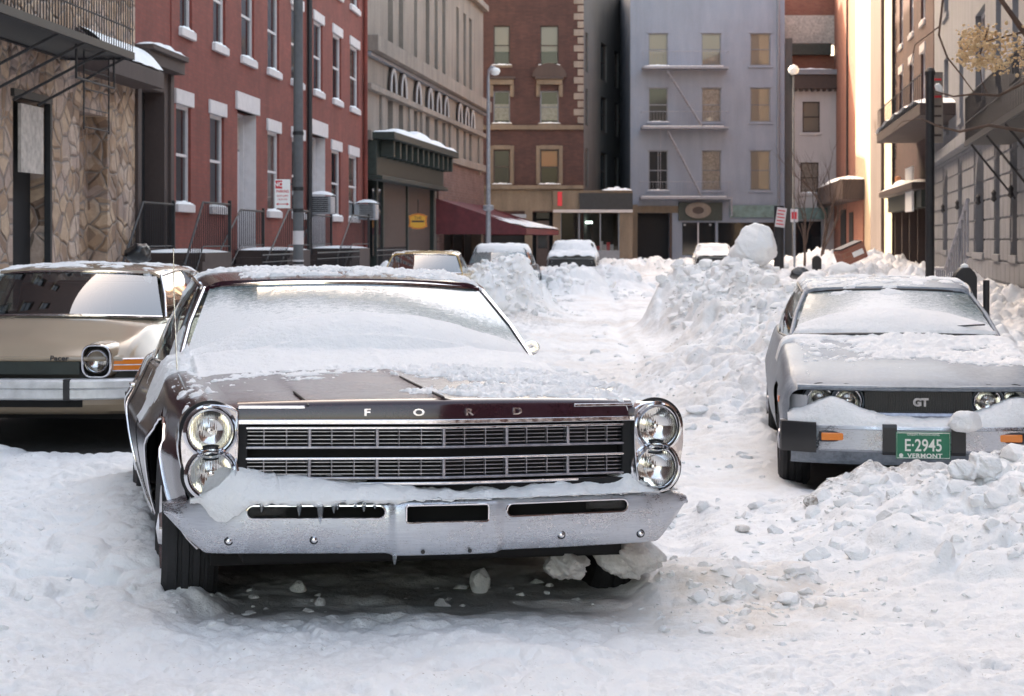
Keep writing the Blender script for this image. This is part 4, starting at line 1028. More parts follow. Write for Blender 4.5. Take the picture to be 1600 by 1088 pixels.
snow_lump(f.root, 0, f.L, -.36, .02, zc + .10, .14, k=7); finish_snow(f.root, 'snow along the cornice of the brown doorway front')
stoops = []
# ---- 2 red brick row
f = Fac('red_row_house', LP(268), LP(570), 'long red painted brick row with white lintels and tall sash windows')
spec = []; row = [('w', 275, 298, 165, 318), ('w', 328, 350, 180, 323), ('d', 371, 400, 180, 386), ('w', 418, 436, 204, 332), ('w', 456, 474, 215, 336), ('d', 484, 508, 208, 386), ('w', 518, 532, 228, 341), ('w', 545, 559, 236, 343)]
W = []; ops = []
zw1, zw0 = f.z(287, 165), f.z(287, 320); zdoor = f.z(386, 176)
for k, a_, b_, t_, bb in row:
    a, b = f.u(a_), f.u(b_)
    if k == 'w': o = (a, b, zw0, zw1, .2); W.append((a, b, zw0, zw1))
    else: o = (a, b, 1.35, zdoor, .5)
    ops.append(o)
uz = f.z(342, 72)
ups = []
for a_, b_ in ((281, 300), (333, 352), (377, 397), (418, 436), (455, 472), (490, 504), (520, 533), (547, 560)):
    for lv in range(5):
        z_ = uz + lv * 3.35
        if z_ + 2 < 23.5: ups.append((f.u(a_), f.u(b_), z_, z_ + 2.05, .2))
f.wall(24, 'brick', ops + ups, 10, d=.2)
for i, o in enumerate(W): window(f.root, *o, d=.07, fw=.075, sill='white_trim', lintel='white_trim', lin_h=.30, lin_x=.13, sill_x=.10, shade=('curtain_and_reflection', 0.0, 1.0) if i in (2, 5) else None)
for o in ups: window(f.root, *o[:4], d=.07, fw=.075, sill='white_trim', lintel='white_trim', lin_h=.28, lin_x=.12, sill_x=.10)
for (k, a_, b_, t_, bb) in row:
    if k == 'd':
        a, b = f.u(a_), f.u(b_)
        d_ = f.box('door', a + .08, b - .08, .40, .45, 1.35, zdoor - .9, 'white_trim'); f.box('door_panel', a + .25, b - .25, .385, .40, 1.6, 2.3, 'white_trim', .005, d_); f.box('door_panel', a + .25, b - .25, .385, .40, 2.5, zdoor - 1.2, 'white_trim', .005, d_)
        f.box('transom', a + .08, b - .08, .40, .44, zdoor - .85, zdoor - .06, 'curtain_and_reflection'); f.box('door_casing', a, a + .08, .3, .47, 1.35, zdoor, 'white_trim'); f.box('door_casing', b - .08, b, .3, .47, 1.35, zdoor, 'white_trim'); f.box('door_casing', a, b, .3, .47, zdoor - .06, zdoor + .0, 'white_trim')
        f.box('reveal_lining', b - .012, b - .002, .0, .5, 1.35, zdoor - .002, 'white_trim')
        f.box('lintel', a - .22, b + .22, -.06, .2, zdoor, zdoor + .42, 'white_trim', .01)
f.box('basement_band', 0, f.L, -.04, 0, 0, 1.15, 'brown_portal')
for px_ in (479, 567):
    MB().tube([(f.u(px_), -.09, .2), (f.u(px_), -.09, 23.8)], .075, 8).build('downpipe', M['brick' if px_ > 500 else 'iron'], f.root, True)
finish_snow(f.root, 'snow on the window sills of the red brick row')
row_f = f
# air conditioners
for px0, px1, py0, py1, lab in ((474, 497, 300, 334, 'white boxy air conditioner with snow cap, beside the grey pole'), (548, 571, 312, 343, 'white boxy air conditioner with snow cap, in the last window of the red row')):
    a = f.u((px0 + px1) / 2); z0_, z1_ = f.z(px0, py1), f.z(px0, py0 + 6); ac = empty('air_conditioner', f.root.matrix_basis @ Vector((a, -.02, z0_)), f.root.rotation_euler); tag(ac, lab, 'air conditioner', 'window air conditioners on the red row')
    h_ = z1_ - z0_; MB().box(-.38, .38, -.62, .1, 0, h_).build('casing', M['steel'], ac, bevel=.015)
    m = MB()
    for k in range(9): m.box(-.33, .33, -.632, -.622, .05 + k * h_ / 10, .05 + k * h_ / 10 + .03)
    m.build('grille', M['white_trim'], ac); m = MB()
    for k in range(8): m.box(-.392, -.382, -.55, -.08, .06 + k * h_ / 9, .06 + k * h_ / 9 + .03)
    m.build('side_louvre', M['iron'], ac)
    P_ = np.array([[(-.4 + .8 * i / 10, -.66 + .74 * j / 10, h_ + .002 + .16 * (math.sin(math.pi * min(max(i / 10, .03), .97)) * math.sin(math.pi * min(max(j / 10, .03), .97))) ** .45) for j in range(11)] for i in range(11)])
    s_ = MB().grid(P_).build('snow_cap', M['snow'], ac, True)
# stoops with railings
def stoop(f, a, b, ztop, label, run=2.2, dirn=-1, w=1.3, lab2='', balus=12):
    st = empty('stoop', f.root.matrix_basis @ Vector((a, 0, 0)), f.root.rotation_euler); tag(st, label, 'steps', 'stoops of the left houses')
    m = MB(); m.box(0, b - a, -w, 0, 0, ztop); m.build('landing', M['brown_portal'], st)
    n = 7; m = MB()
    for k in range(n): m.box(-(k + 1) * run / n, -k * run / n, -w, -.1, 0, ztop * (1 - (k + 1) / (n + 1)))
    m.build('step', M['brown_portal'], st)
    G = np.array([[(-.02 + (b - a) * i / 14, -w + w * j / 8, ztop + .003 + .07 * max(0, math.sin(math.pi * i / 14) * math.sin(math.pi * j / 8)) ** .4) for j in range(9)] for i in range(15)])
    MB().grid(G).build('snow_layer', M['snow'], st, True)
    for y_, nm in ((-w + .04, 'front'), (-.12, 'back')):
        rl = empty('iron_railing', st.location, st.rotation_euler); tag(rl, ('street-side' if nm == 'front' else 'wall-side') + ' black iron railing on ' + lab2, 'railing', 'black iron railings of the stoops')
        m = MB(); h = .95; path = [(-run - .05, y_, .12 + h), (0, y_, ztop + h), (b - a, y_, ztop + h)]
        m.tube(path, .022, 6); m.tube([(p[0], p[1], p[2] - h + .12) for p in path], .014, 5); m.build('rail', M['iron'], rl, True)
        for k in range(balus * 2):
            x_ = -run + (run + b - a) * k / (balus * 2 - 1); zt_ = (ztop + h) if x_ > 0 else (.12 + h + (ztop - .12) * (x_ + run) / run)
            MB().tube([(x_, y_, zt_ - h + .1), (x_, y_, zt_)], .009, 4).build('baluster', M['iron'], rl)
        for x_, zt_ in ((-run - .05, .12 + h), (b - a, ztop + h)):
            MB().box(x_ - .03, x_ + .03, y_ - .03, y_ + .03, zt_ - h - .1, zt_ + .08).build('newel', M['iron'], rl)
stoop(row_f, row_f.u(371) - .2, row_f.u(400) + .3, 1.33, 'brown stone stoop below the first white door of the red row', 2.6, lab2='the stoop of the first white door')
stoop(row_f, row_f.u(484) - .2, row_f.u(508) + .4, 1.33, 'brown stone stoop below the second white door of the red row', 2.6, lab2='the stoop of the second white door')
pf = Fac('tmp', LP(211), LP(268), 'x'); 
stoop(pf, pf.u(214), pf.u(262), 1.33, 'brown stone stoop in front of the narrow brown doorway', 1.4, lab2='the stoop of the brown doorway')
bpy.data.objects.remove(pf.root)
for a_, b_ in ((300, 365), (402, 480), (512, 566)):
    a, b = row_f.u(a_), row_f.u(b_); rl = empty('iron_fence', row_f.root.matrix_basis @ Vector((a, -1.5, 0)), row_f.root.rotation_euler)
    tag(rl, {300: 'low black iron fence between brown doorway and first white door', 402: 'low black iron fence between the two white doors', 512: 'low black iron fence at the far end of the red row'}[a_], 'fence', 'iron area fences')
    m = MB(); m.tube([(0, 0, 1.25), (b - a, 0, 1.25)], .018, 5); m.tube([(0, 0, .35), (b - a, 0, .35)], .014, 5); m.tube([(0, 0, 1.1), (b - a, 0, 1.1)], .012, 5); m.build('rail', M['iron'], rl)
    n = int((b - a) / .17)
    for k in range(n + 1): MB().tube([(k * (b - a) / n, 0, .1), (k * (b - a) / n, 0, 1.34)], .009, 4).build('baluster', M['iron'], rl)

# ---- 3 arched beige building with dark shop front
SLB = .1179
P57 = LP(570)
def BP(px): Y = (SLB * P57[1] - P57[0]) / (SLB - (px - 800) / F); return (P57[0] + SLB * (Y - P57[1]), Y)
f = Fac('arcaded_building', BP(571), BP(755), 'beige stone building with rows of narrow arches above a dark shop and maroon awning')
ops = []; arches = []
zl1 = f.z(700, 253); zr0 = f.z(700, 170)
zA, zB = f.z(610, 233), f.z(611, 112)      # arched storey: foot and crown
zC = f.z(611, 152)
groups = [(606, 614), (623, 630), (647, 652), (665, 671), (679, 684), (691, 696), (713, 717), (724, 728), (733, 737)]
for a_, b_ in groups:
    a, b = f.u(a_), f.u(b_); ops.append((a, b, zA, zC - .12, .3)); arches.append((a, b))
zU0, zU1 = f.z(660, 108) + .2, f.z(660, 108) + 4.2
for a_, b_ in groups:
    a, b = f.u(a_), f.u(b_)
    for k in range(3): ops.append((a, b, zU0 + k * 5, zU1 + k * 5 - .4, .3))
shop0, shop1 = f.u(574), f.u(680); zs = f.z(640, 290)
ops.append((shop0, shop1, .05, zs, .6)); aw0, aw1 = f.u(690), f.u(752); zaw = f.z(720, 330)
ops.append((aw0, aw1, .05, zaw, .5))
f.wall(26, 'beige_stone', ops, 12, d=.3)
for a, b in arches:     # round heads
    r = (b - a) / 2; aw_ = (zB - zC)
    MB().prism([(-.24, 0), (.24, 0), (.24, aw_ * .28), (.16, aw_ * .46), (0, aw_ * .58), (-.16, aw_ * .46), (-.24, aw_ * .28)], (a + r, -.03, zC + .12), (1, 0, 0), (0, 0, 1), (0, .02, 0)).build('arch_panel', M['tan_stone'], f.root)
    for q_, nm_, r_, k_ in ((.66, 'brown_portal', .045, 1.0), (.54, 'white_stucco', .085, .92), (.42, 'brown_portal', .04, .80)):
        MB().tube([(a + r - q_ * math.cos(t_), -.09, zC + .12 + aw_ * k_ * math.sin(t_)) for t_ in np.linspace(0, math.pi, 18)], r_, 6).build('arch_moulding', M[nm_], f.root, True)
    fr = window(f.root, a, b, zA, zC - .12, d=.2, fw=.05, frame='brown_trim', rails=(.55,), snow=False)
for o in ops[9:-2]: window(f.root, *o[:4], d=.2, fw=.05, frame='brown_trim', snow=False)
for zz, h_, pr in ((f.z(620, 105), .55, .45), (zC - .1, .22, .22), (f.z(700, 253) - .05, .35, .22), (f.z(620, 105) + 5.2, .3, .3)):
    f.box('string_course', 0, f.L, -pr, 0, zz, zz + h_, 'beige_stone', .02)
f.box('frieze', 0, f.L, -.2, 0, f.z(620, 105) - .16, f.z(620, 105) - .02, 'grey_trim', .02)
for a_ in (596, 640, 659, 703, 748): u_ = f.u(a_); f.box('pier', u_ - .35, u_ + .35, -.10, 0, zA - .1, zC - .1, 'beige_stone', .02)
# brick part over the awning
f.box('brick_panel', f.u(684), f.L, -.05, 0, zaw, f.z(700, 253) - .05, 'brick_pale')
f.box('brick_pier', f.u(682), f.u(690), -.10, 0, 0, zaw + 1.3, 'brick_pale')
# dark shop front
f.box('shop_cornice', shop0 - .2, shop1 + .2, -1.0, 0, zs + 1.35, zs + 1.6, 'green_dark', .02)
f.box('shop_fascia', shop0 - .1, shop1 + .1, -.35, 0, zs + .1, zs + 1.35, 'green_dark', .02); f.box('shop_moulding', shop0 - .1, shop1 + .1, -.55, 0, zs - .05, zs + .1, 'green_dark', .02)
for k in range(12):
    u_ = shop0 + (shop1 - shop0) * (k + .5) / 12; f.box('bracket', u_ - .12, u_ + .12, -.85, -.35, zs + .75, zs + 1.35, 'green_dark', .03)
snow_lump(f.root, shop0 - .2, shop1 + .2, -1.0, -.02, zs + 1.6, .42, n=30, k=9)
f.back(shop0, shop1, .05, zs, .6, 'interior', 'shop_window')
for a_ in (574, 592, 602, 640, 680): u_ = f.u(a_); f.box('shop_post', u_ - .15, u_ + .15, .05, .55, .05, zs, 'green_dark')
f.box('shop_side_glass', f.u(586), f.u(600), .10, .14, 1.0, zs - .3, 'pane'); f.box('shop_panel', f.u(604), f.u(676), .12, .2, .05, zs, 'brown_trim')
f.back(aw0, aw1, .05, zaw, .5, 'interior', 'shop_window')
for a_ in (700, 718, 735): u_ = f.u(a_); f.box('shop_mullion', u_ - .06, u_ + .06, .3, .42, .05, zaw, 'brown_trim')
finish_snow(f.root, 'snow on the shop cornice of the arcaded beige building')
arc_f = f
# yellow hanging sign
sg = empty('hanging_sign', f.root.matrix_basis @ Vector((f.u(653, -.9), -.9, f.z(653, 346, -.9)))); tag(sg, 'shaped yellow sign with dark lettering outside the dark shop front', 'sign')
w_ = 29 / F * (f.root.matrix_basis @ Vector((f.u(653, -.9), -.9, 0))).y; hh = w_ * .86
pl = [(-.5, -.36), (-.42, -.36), (-.3, -.46), (0, -.5), (.3, -.46), (.42, -.36), (.5, -.36), (.46, 0), (.5, .36), (.42, .36), (.3, .44), (0, .5), (-.3, .44), (-.42, .36), (-.5, .36), (-.46, 0)]
MB().prism([(a * w_, b * hh) for a, b in pl], (0, 0, 0), (1, 0, 0), (0, 0, 1), (0, .05, 0)).build('board', M['yellow'], sg)
MB().tube([(a * w_ * .9, -.004, b * hh * .9) for a, b in pl], .012, 4, True).build('border', M['red_paint'], sg)
text('lettering', 'THE', hh * .26, M['brown_trim'], sg, (0, -.006, hh * .2)); MB().box(-w_ * .34, w_ * .34, -.008, 0, -.06 * hh, .05 * hh).build('painted_bar', M['brown_trim'], sg)
MB().tube([(0, .02, hh * .5), (0, .02, hh * .5 + .5), (-.0, .9, hh * .5 + .5)], .02, 5).build('bracket', M['iron'], sg)
# maroon awning
aw = empty('awning', f.root.location, f.root.rotation_euler); tag(aw, 'maroon canvas awning with snow on its lower edge at the arcaded corner', 'awning')
a0, a1 = f.u(681), f.L - .1; pj = 3.9
zt_ = f.z(681, 310); zb_ = f.z(740, 352, -pj); zv = f.z(740, 364, -pj)
n = 24
sl = np.array([[(a0 + (a1 - a0) * i / n, -pj * j / 8, zt_ + (zb_ - zt_) * j / 8 - .12 * math.sin(math.pi * j / 8)) for j in range(9)] for i in range(n + 1)])
MB().grid(sl).build('canvas', M['awning'], aw, True)
m = MB(); m.box(a0, a1, -pj - .02, -pj, zv, zb_)
m.build('valance', M['awning'], aw)
for u_ in (a0, a1): MB().add([(u_, 0, zt_), (u_, -pj, zb_), (u_, -pj, zv), (u_, 0, zv)], [(0, 1, 2, 3)]).build('side_flap', M['awning'], aw)
sn = np.array([[(a0 + (a1 - a0) * i / 60, -pj - .03 + (1.5 + .9 * math.sin(i * .35)) * j / 8 * (.6 + .4 * math.sin(i * 1.7)), 0) for j in range(9)] for i in range(61)])
sn[..., 2] = zt_ + (zb_ - zt_) * (-sn[..., 1] / pj) - .12 * np.sin(np.pi * np.clip(-sn[..., 1] / pj, 0, 1)) + .012 + .09 * np.sin(np.pi * np.linspace(.25, 1, 9))[None]
so_ = MB().grid(sn).build('snow_on_awning', M['snow'], None, True); so_.matrix_world = Matrix.LocRotScale(aw.location, aw.rotation_euler, None); tag(so_, 'snow melting on the lower edge of the maroon awning', 'snow', kind='stuff')

# ---- 4 dark red corner building
YF = 99.0
def FX(px, Y=YF): return (px - 800) / F * Y
def FZ(py, Y=YF): return CZ - (py - HY) / F * Y
f = Fac('corner_tenement', (-14, YF), (FX(912), YF), 'dark red brick corner tenement with carved window heads, pale quoins and tan shop front')
X0 = 14.0
def fu(px): return FX(px) + X0
WZ = [((52, 118), 'A'), ((146, 198), 'B'), ((237, 290), 'C')]
ops = []; wins = []
for (a_, b_) in ((771, 797), (844, 873)):
    for (t_, bt), k in (((40, 102), 'A'), ((142, 193), 'B'), ((234, 288), 'C')):
        wins.append((fu(a_), fu(b_), FZ(bt), FZ(t_), k, a_)); ops.append((*wins[-1][:4], .2))
for uu in (2.0, 5.5, 9.0): 
    for (t_, bt), k in (((40, 102), 'A'), ((142, 193), 'B'), ((234, 288), 'C')): wins.append((uu, uu + .95, FZ(bt), FZ(t_), k, 0)); ops.append((*wins[-1][:4], .2))
zsf = FZ(332)
shopo = [(fu(757), fu(822), .05, FZ(338), .5), (fu(832), fu(864), .05, zsf, .4), (fu(875), fu(908), 1.0, zsf, .3)]
f.wall(15.6, 'brick_dark', ops + shopo, 9, d=.2)
for a, b, c, d_, k, px_ in wins:
    sh = None
    if k == 'A': sh = ('cream_blind_reflection', .35, 1.0)
    if k == 'C' and px_ == 844: sh = ('shade_orange', .5, 1.0)
    if k == 'B': sh = ('curtain_and_reflection', .1, .6)
    window(f.root, a, b, c, d_, d=.1, fw=.07, frame='grey_trim' if k == 'B' else 'brown_trim', shade=sh, sill='tan_stone', sill_h=.14)
    if k == 'C': 
        for (p, q) in ((a - .22, a), (b, b + .22)): f.box('quoin_frame', p, q, -.05, 0, c, d_ + .22, 'tan_stone', .02)
        f.box('window_head', a, b, -.06, 0, d_, d_ + .24, 'tan_stone', .02)
    if k == 'B':
        f.box('window_head', a - .2, b + .2, -.22, 0, d_ + .32, d_ + .62, 'tan_stone', .03); f.box('window_head', a - .28, b + .28, -.30, 0, d_ + .62, d_ + .76, 'brown_trim', .02)
        for p in (a - .22, b): f.box('head_bracket', p, p + .22, -.16, 0, d_ - .35, d_ + .32, 'tan_stone', .03)
        if px_ == 844: MB().prism([((a + b) / 2 + .95 * math.cos(t_), .75 * math.sin(t_)) for t_ in np.linspace(0, math.pi, 16)], (0, -.25, d_ + .76), (1, 0, 0), (0, 0, 1), (0, .25, 0)).build('arched_pediment', M['brown_portal'], f.root)
f.box('string_course', 0, f.L, -.14, 0, FZ(203), FZ(196), 'tan_stone', .02); f.box('shop_band', 0, f.L, -.06, 0, FZ(330), FZ(296), 'tan_stone'); f.box('band_cornice', 0, f.L, -.30, 0, FZ(296), FZ(290), 'tan_stone', .02)
for k in range(16): 
    zq = FZ(196) + .1 + k * .44; w_ = .55 if k % 2 else .34
    f.box('quoin', f.L - w_, f.L, -.05, 0, zq, zq + .36, 'beige_stone', .03)
for (a, b, c, d_, _) in shopo: f.back(a, b, c, d_, .38, 'interior', 'shop_window')
f.box('shop_frame', fu(820), fu(832), -.1, .0, .05, FZ(330), 'tan_stone'); f.box('shop_frame', fu(864), fu(875), -.1, .0, .05, FZ(330), 'tan_stone')
dr = f.box('door', fu(838), fu(858), .05, .1, .05, FZ(345), 'brown_trim'); f.box('door_glass', fu(841), fu(855), .03, .05, 1.1, FZ(366), 'pane', 0, dr); f.box('transom', fu(838), fu(858), .05, .1, FZ(345) + .1, zsf, 'pane')
f.box('fascia', fu(757), fu(822), -.2, 0, FZ(341), FZ(335), 'steel'); f.box('red_sign', FX(871) + X0, FX(878) + X0, -.3, -.2, FZ(322), FZ(300), 'red_paint')
finish_snow(f.root, 'snow on the sills of the dark red corner tenement')
# grey return with shop, set back
g = Fac('grey_tenement_wing', (FX(912), YF + .3), (FX(985, 116), 116), 'dull grey side wing with narrow dark windows behind the corner tenement')
ops = []
for a_, b_ in ((915, 919), (939, 948), (960, 966), (974, 979)):
    for t_, bt in ((66, 125), (150, 205), (238, 296)):
        a, b = g.u(a_), g.u(b_); zt2 = FZ(t_, YF + 6); ops.append((a, b, FZ(bt, YF + 6), zt2, .2))
g.wall(17, 'grey_side', ops, 5, d=.2)
for o in ops: window(g.root, *o[:4], frame='brown_trim', snow=False, d=.1)
f = Fac('shop_front', (FX(864) , YF - .25), (FX(988), YF - .25), 'glazed corner shop front with pale pilasters, fluorescent lamp inside')
zt2 = FZ(333, YF); s0, s1 = f.u(876), f.u(968)
f.wall(FZ(298), 'tan_stone', [(s0, s1, 1.0, zt2, .2)], 3.5, d=.2)
f.box('fascia', 0, f.L, -.12, 0, zt2 + .02, zt2 + .18, 'white_stucco'); f.box('fascia_dark', f.u(905), f.L, -.1, 0, zt2 + .18, FZ(302), 'iron')
f.box('stall_riser', s0, s1, -.05, .05, .05, 1.0, 'grey_trim')
for a_ in (876, 905, 938, 967): u_ = f.u(a_); f.box('mullion', u_ - .03, u_ + .03, .05, .12, 1.0, zt2, 'grey_trim')
MB().quad((s0, .14, 1.0), (s1, .14, 1.0), (s1, .14, zt2), (s0, .14, zt2)).build('shop_glass', M['pane_pale'], f.root)
MB().box(s0 + .2, s1 - .2, 2.8, 2.9, .4, zt2).build('shop_wall', M['brown_trim'], f.root)
t = NT('fluorescent'); t.P(col=(1, 1, 1), emit=(.75, 1.0, .85), es=2.2); M['tube_lamp'] = t.m
lf = f.box('fluorescent_lamp', f.u(901), f.u(927), 1.2, 1.3, FZ(349), FZ(346), 'tube_lamp')
m = MB(); rnd = random.Random(3)
for k in range(14): u_ = s0 + .3 + k * (s1 - s0 - .6) / 14; h_ = .15 + .35 * rnd.random(); m = MB().box(u_, u_ + .18, .5, .7, 1.0, 1.0 + h_); m.build('shop_goods', M['white_trim' if k % 3 else 'red_paint'], f.root)
snow_lump(f.root, f.u(940), f.L, -.1, .6, FZ(298), .25); finish_snow(f.root, 'snow on the roof edge of the glazed corner shop')

# ---- 5 lavender-grey building with fire escape
YG = 102.0
f = Fac('lavender_tenement', (FX(985, YG), YG), (FX(1226, YG), YG), 'flat lavender-grey tenement with three columns of windows and a matching fire escape')
GX = FX(985, YG)
def gu(px): return FX(px, YG) - GX
def gz(py): return FZ(py, YG)
ops = []; wd = []
for ci, (a_, b_) in enumerate(((1013, 1044), (1096, 1127), (1172, 1204))):
    for ri, (t_, bt) in enumerate(((52, 103), (137, 191), (235, 298))): wd.append((gu(a_), gu(b_), gz(bt), gz(t_), ci, ri)); ops.append((*wd[-1][:4], .16))
so = [(gu(996), gu(1046), .05, gz(333), .6), (gu(1066), gu(1118), .7, gz(348), .3), (gu(1122), gu(1212), .7, gz(348), .3)]
f.wall(17.2, 'grey_paint', ops + so, 10, d=.16)
for a, b, c, d_, ci, ri in wd:
    sh = ('cream_blind_reflection', 0, 1.0) if (ci == 2 or ri == 0) else (('curtain_and_reflection', 0, 1) if ci == 1 else None)  # cream and pale sheets paint warm reflections into these panes
    window(f.root, a, b, c, d_, d=.06, fw=.07, frame='grey_trim', shade=sh, sill='grey_paint', sill_h=.12, sill_x=.1, snow=(ci == 0), mull=(.5,) if ci == 0 and ri == 2 else ())
    f.box('lintel', a - .1, b + .1, -.04, 0, d_, d_ + .14, 'grey_paint')
f.back(so[0][0], so[0][1], .05, gz(333), .55, 'interior', 'garage_opening'); f.back(so[1][0], so[1][1], .7, gz(348), .28, 'pane', 'shop_window'); f.back(so[2][0], so[2][1], .7, gz(348), .28, 'pane', 'shop_window')
f.box('pier', gu(986), gu(996), -.08, 0, 0, gz(320), 'tan_stone', .02); f.box('pier', gu(1046), gu(1050), -.06, 0, 0, gz(333), 'brown_portal'); f.box('band', gu(986), gu(1060), -.06, 0, gz(333), gz(322), 'tan_stone')
f.box('sign_board', gu(1060), gu(1128), -.16, 0, gz(345), gz(317), 'green_dark'); f.box('sign_board', gu(1140), gu(1214), -.14, 0, gz(340), gz(321), 'green_pale')
f.box('mullion', gu(1090), gu(1092), .02, .1, .7, gz(348), 'white_trim')
ov = MB().lathe([(.0, .0), (.34, .0), (.36, .03), (.72, .03), (.74, .0), (.74, -.1), (0, -.1)][::-1], (gu(1090), -.22, gz(329)), 'y', 32).build('oval_sign', M['beige_stone'], f.root)
o = ov; o.scale = (1, 1, .62); o.location.z = gz(329) * (1 - .62); MB().lathe([(0, -.12), (.33, -.12), (.33, -.06)], (gu(1090), -.22, gz(329)), 'y', 28).build('sign_centre', M['brown_trim'], o)
for p in (1068, 1108): f.box('wall_lamp', gu(p), gu(p) + .1, -.3, 0, gz(353), gz(350), 'steel')
MB().tube([(gu(1216), -.1, 0), (gu(1216), -.1, 17)], .08, 8).build('downpipe', M['grey_trim'], f.root, True)
# patches of light seen in the photo come from windows across the street and are left to the sun
fe = empty('fire_escape', f.root.location, f.root.rotation_euler); tag(fe, 'grey painted fire escape zigzagging down the lavender-grey tenement', 'fire escape')
for i, (py0, x0_, x1_) in enumerate(((108, 1003, 1136), (201, 1001, 1136), (310, 999, 1140))):
    z_ = gz(py0); pf_ = MB().box(gu(x0_), gu(x1_), -1.0, -.02, z_ - .06, z_ + .06).build('platform', M['iron_grey'], fe)
    m = MB(); m.tube([(gu(x0_), -.05, z_ + .9), (gu(x0_), -.98, z_ + .9), (gu(x1_), -.98, z_ + .9), (gu(x1_), -.05, z_ + .9)], .016, 5)
    for k in range(30): u_ = gu(x0_) + (gu(x1_) - gu(x0_)) * k / 29; m.tube([(u_, -.98, z_), (u_, -.98, z_ + .9)], .006, 4)
    m.build('railing', M['iron_grey'], pf_)
    if i < 2: pass
    MB().box(gu(x0_) + .1, gu(x1_) - .3, -.95, -.1, z_ + .06, z_ + .10).build('snow_layer', M['snow'], pf_)
for (xa, ya, xb, yb_) in ((1040, 112, 1096, 201), (1041, 205, 1094, 308)):
    for o_ in (-.95, -.55): MB().tube([(gu(xa), o_, gz(ya)), (gu(xb), o_, gz(yb_))], .035, 6).build('stair_rail', M['iron_grey'], fe)
    for k in range(12): q = (k + .5) / 12; u_ = gu(xa) * (1 - q) + gu(xb) * q; z_ = gz(ya) * (1 - q) + gz(yb_) * q; MB().box(u_ - .1, u_ + .1, -.95, -.55, z_ - .01, z_ + .01).build('stair_tread', M['iron_grey'], fe)
MB().tube([(gu(1030), -.9, gz(205)), (gu(1030), -.9, gz(308))], .015, 5).build('drop_line', M['iron_grey'], fe); MB().tube([(gu(1140), -.95, gz(310)), (gu(1140), -.95, gz(338))], .06, 6).build('drop_ladder', M['iron_grey'], fe)
finish_snow(f.root, 'snow on the left window sills of the lavender-grey tenement')

# ---- 6 narrow white building
YW = 103.0
f = Fac('white_narrow_house', (FX(1226, YW) + .02, YW), (FX(1330, YW), YW), 'narrow white stuccoed house with two dark-framed windows and a dark cornice')
WX = FX(1226, YW) + .02
def wu(px): return FX(px, YW) - WX
def wz(py): return FZ(py, YW)
ops = [(wu(1254), wu(1281), wz(207), wz(159), .15), (wu(1251), wu(1279), wz(302), wz(254), .15), (wu(1240), wu(1285), .6, wz(346), .4)]
f.wall(wz(140), 'white_stucco', ops, 2.0, d=.15)
window(f.root, *ops[0][:4], frame='brown_trim', d=.05, shade=('cream_blind_reflection', 0, 1), sill='white_stucco', snow=False); window(f.root, *ops[1][:4], frame='brown_trim', d=.05, sill='white_stucco', shade=('curtain_and_reflection', 0, 1), snow=True)
f.back(ops[2][0], ops[2][1], .6, wz(346), .38, 'pane', 'shop_window'); f.box('shop_frame', wu(1283), wu(1286), -.05, .05, .05, wz(343), 'steel'); f.box('shop_frame', wu(1238), wu(1283), -.05, .05, wz(346), wz(343), 'steel'); f.box('canopy_board', wu(1236), wu(1292), -.3, 0, wz(343), wz(325), 'green_pale')
f.box('stall_riser', wu(1238), wu(1283), -.04, .02, .05, .6, 'grey_trim'); f.box('shop_dark_door', wu(1270), wu(1283), .2, .3, .6, wz(370), 'interior')
f.box('cornice', wu(1238), f.L, -.5, 0, wz(140), wz(118), 'brown_trim', .03); f.box('cornice_top', wu(1234), f.L, -.62, 0, wz(118), wz(110), 'grey_trim', .02)
for k in range(9): f.box('bracket', wu(1240) + k * .33, wu(1240) + k * .33 + .14, -.45, -.0, wz(140) - .12, wz(140), 'brown_trim')
f.box('upper_brick', 0, f.L, 1.0, 2.0, wz(140), wz(84), 'brick_sun'); f.box('parapet_slab', wu(1230), wu(1302), .6, 1.4, wz(84), wz(66), 'green_dark'); f.box('upper_glazing', 0, f.L, 1.2, 2.0, wz(66), wz(20), 'curtain_and_reflection')
f.box('upper_storey', 0, f.L, 1.5, 2.6, wz(20), 17.5, 'brick_sun')
f.box('cement_strip', 0, wu(1238), -.02, 0, 0, wz(60), 'grey_side'); snow_lump(f.root, wu(1234), wu(1300), -.62, -.1, wz(110), .1); finish_snow(f.root, 'snow on the cornice and sill of the narrow white house')

# ---- right-hand street front
def R8(Y): return (9.05 + .093 * Y, Y)
def R9(Y): return (6.93 + .1214 * Y, Y)
def R10(Y): return (4.01 + .1696 * Y, Y)
f = Fac('sunlit_side_wall', R8(104.5), R8(75.2), 'tall brick wall with a cream sunlit upper part beyond the iron balcony')
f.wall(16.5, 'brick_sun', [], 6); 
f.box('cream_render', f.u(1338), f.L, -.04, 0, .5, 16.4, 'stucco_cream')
f.box('brown_pilaster', f.u(1366), f.u(1383), -.18, 0, .2, 16, 'brown_portal', .02)
for p in (1326, ): 
    MB().tube([(f.u(p), -.08, .2), (f.u(p), -.08, 15)], .06, 6).build('downpipe', M['iron'], f.root, True)
u_a, u_b = f.u(1303), f.u(1352); z_ = f.z(1330, 290); f.box('shop_cornice', u_a, u_b, -1.1, 0, z_ - .9, z_ + .1, 'brown_trim', .05); snow_lump(f.root, u_a + 3, u_b, -1.15, 0, z_ + .1, .35, n=20, k=8)
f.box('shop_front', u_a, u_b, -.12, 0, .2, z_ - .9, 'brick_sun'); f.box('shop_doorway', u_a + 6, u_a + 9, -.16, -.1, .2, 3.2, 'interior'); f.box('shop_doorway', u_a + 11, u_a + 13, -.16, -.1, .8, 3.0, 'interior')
finish_snow(f.root, 'sunlit snow on the shop cornice of the tall brick wall')
f = Fac('pilastered_house', R8(75.2), R9(74.3), 'x'); bpy.data.objects.remove(f.root)
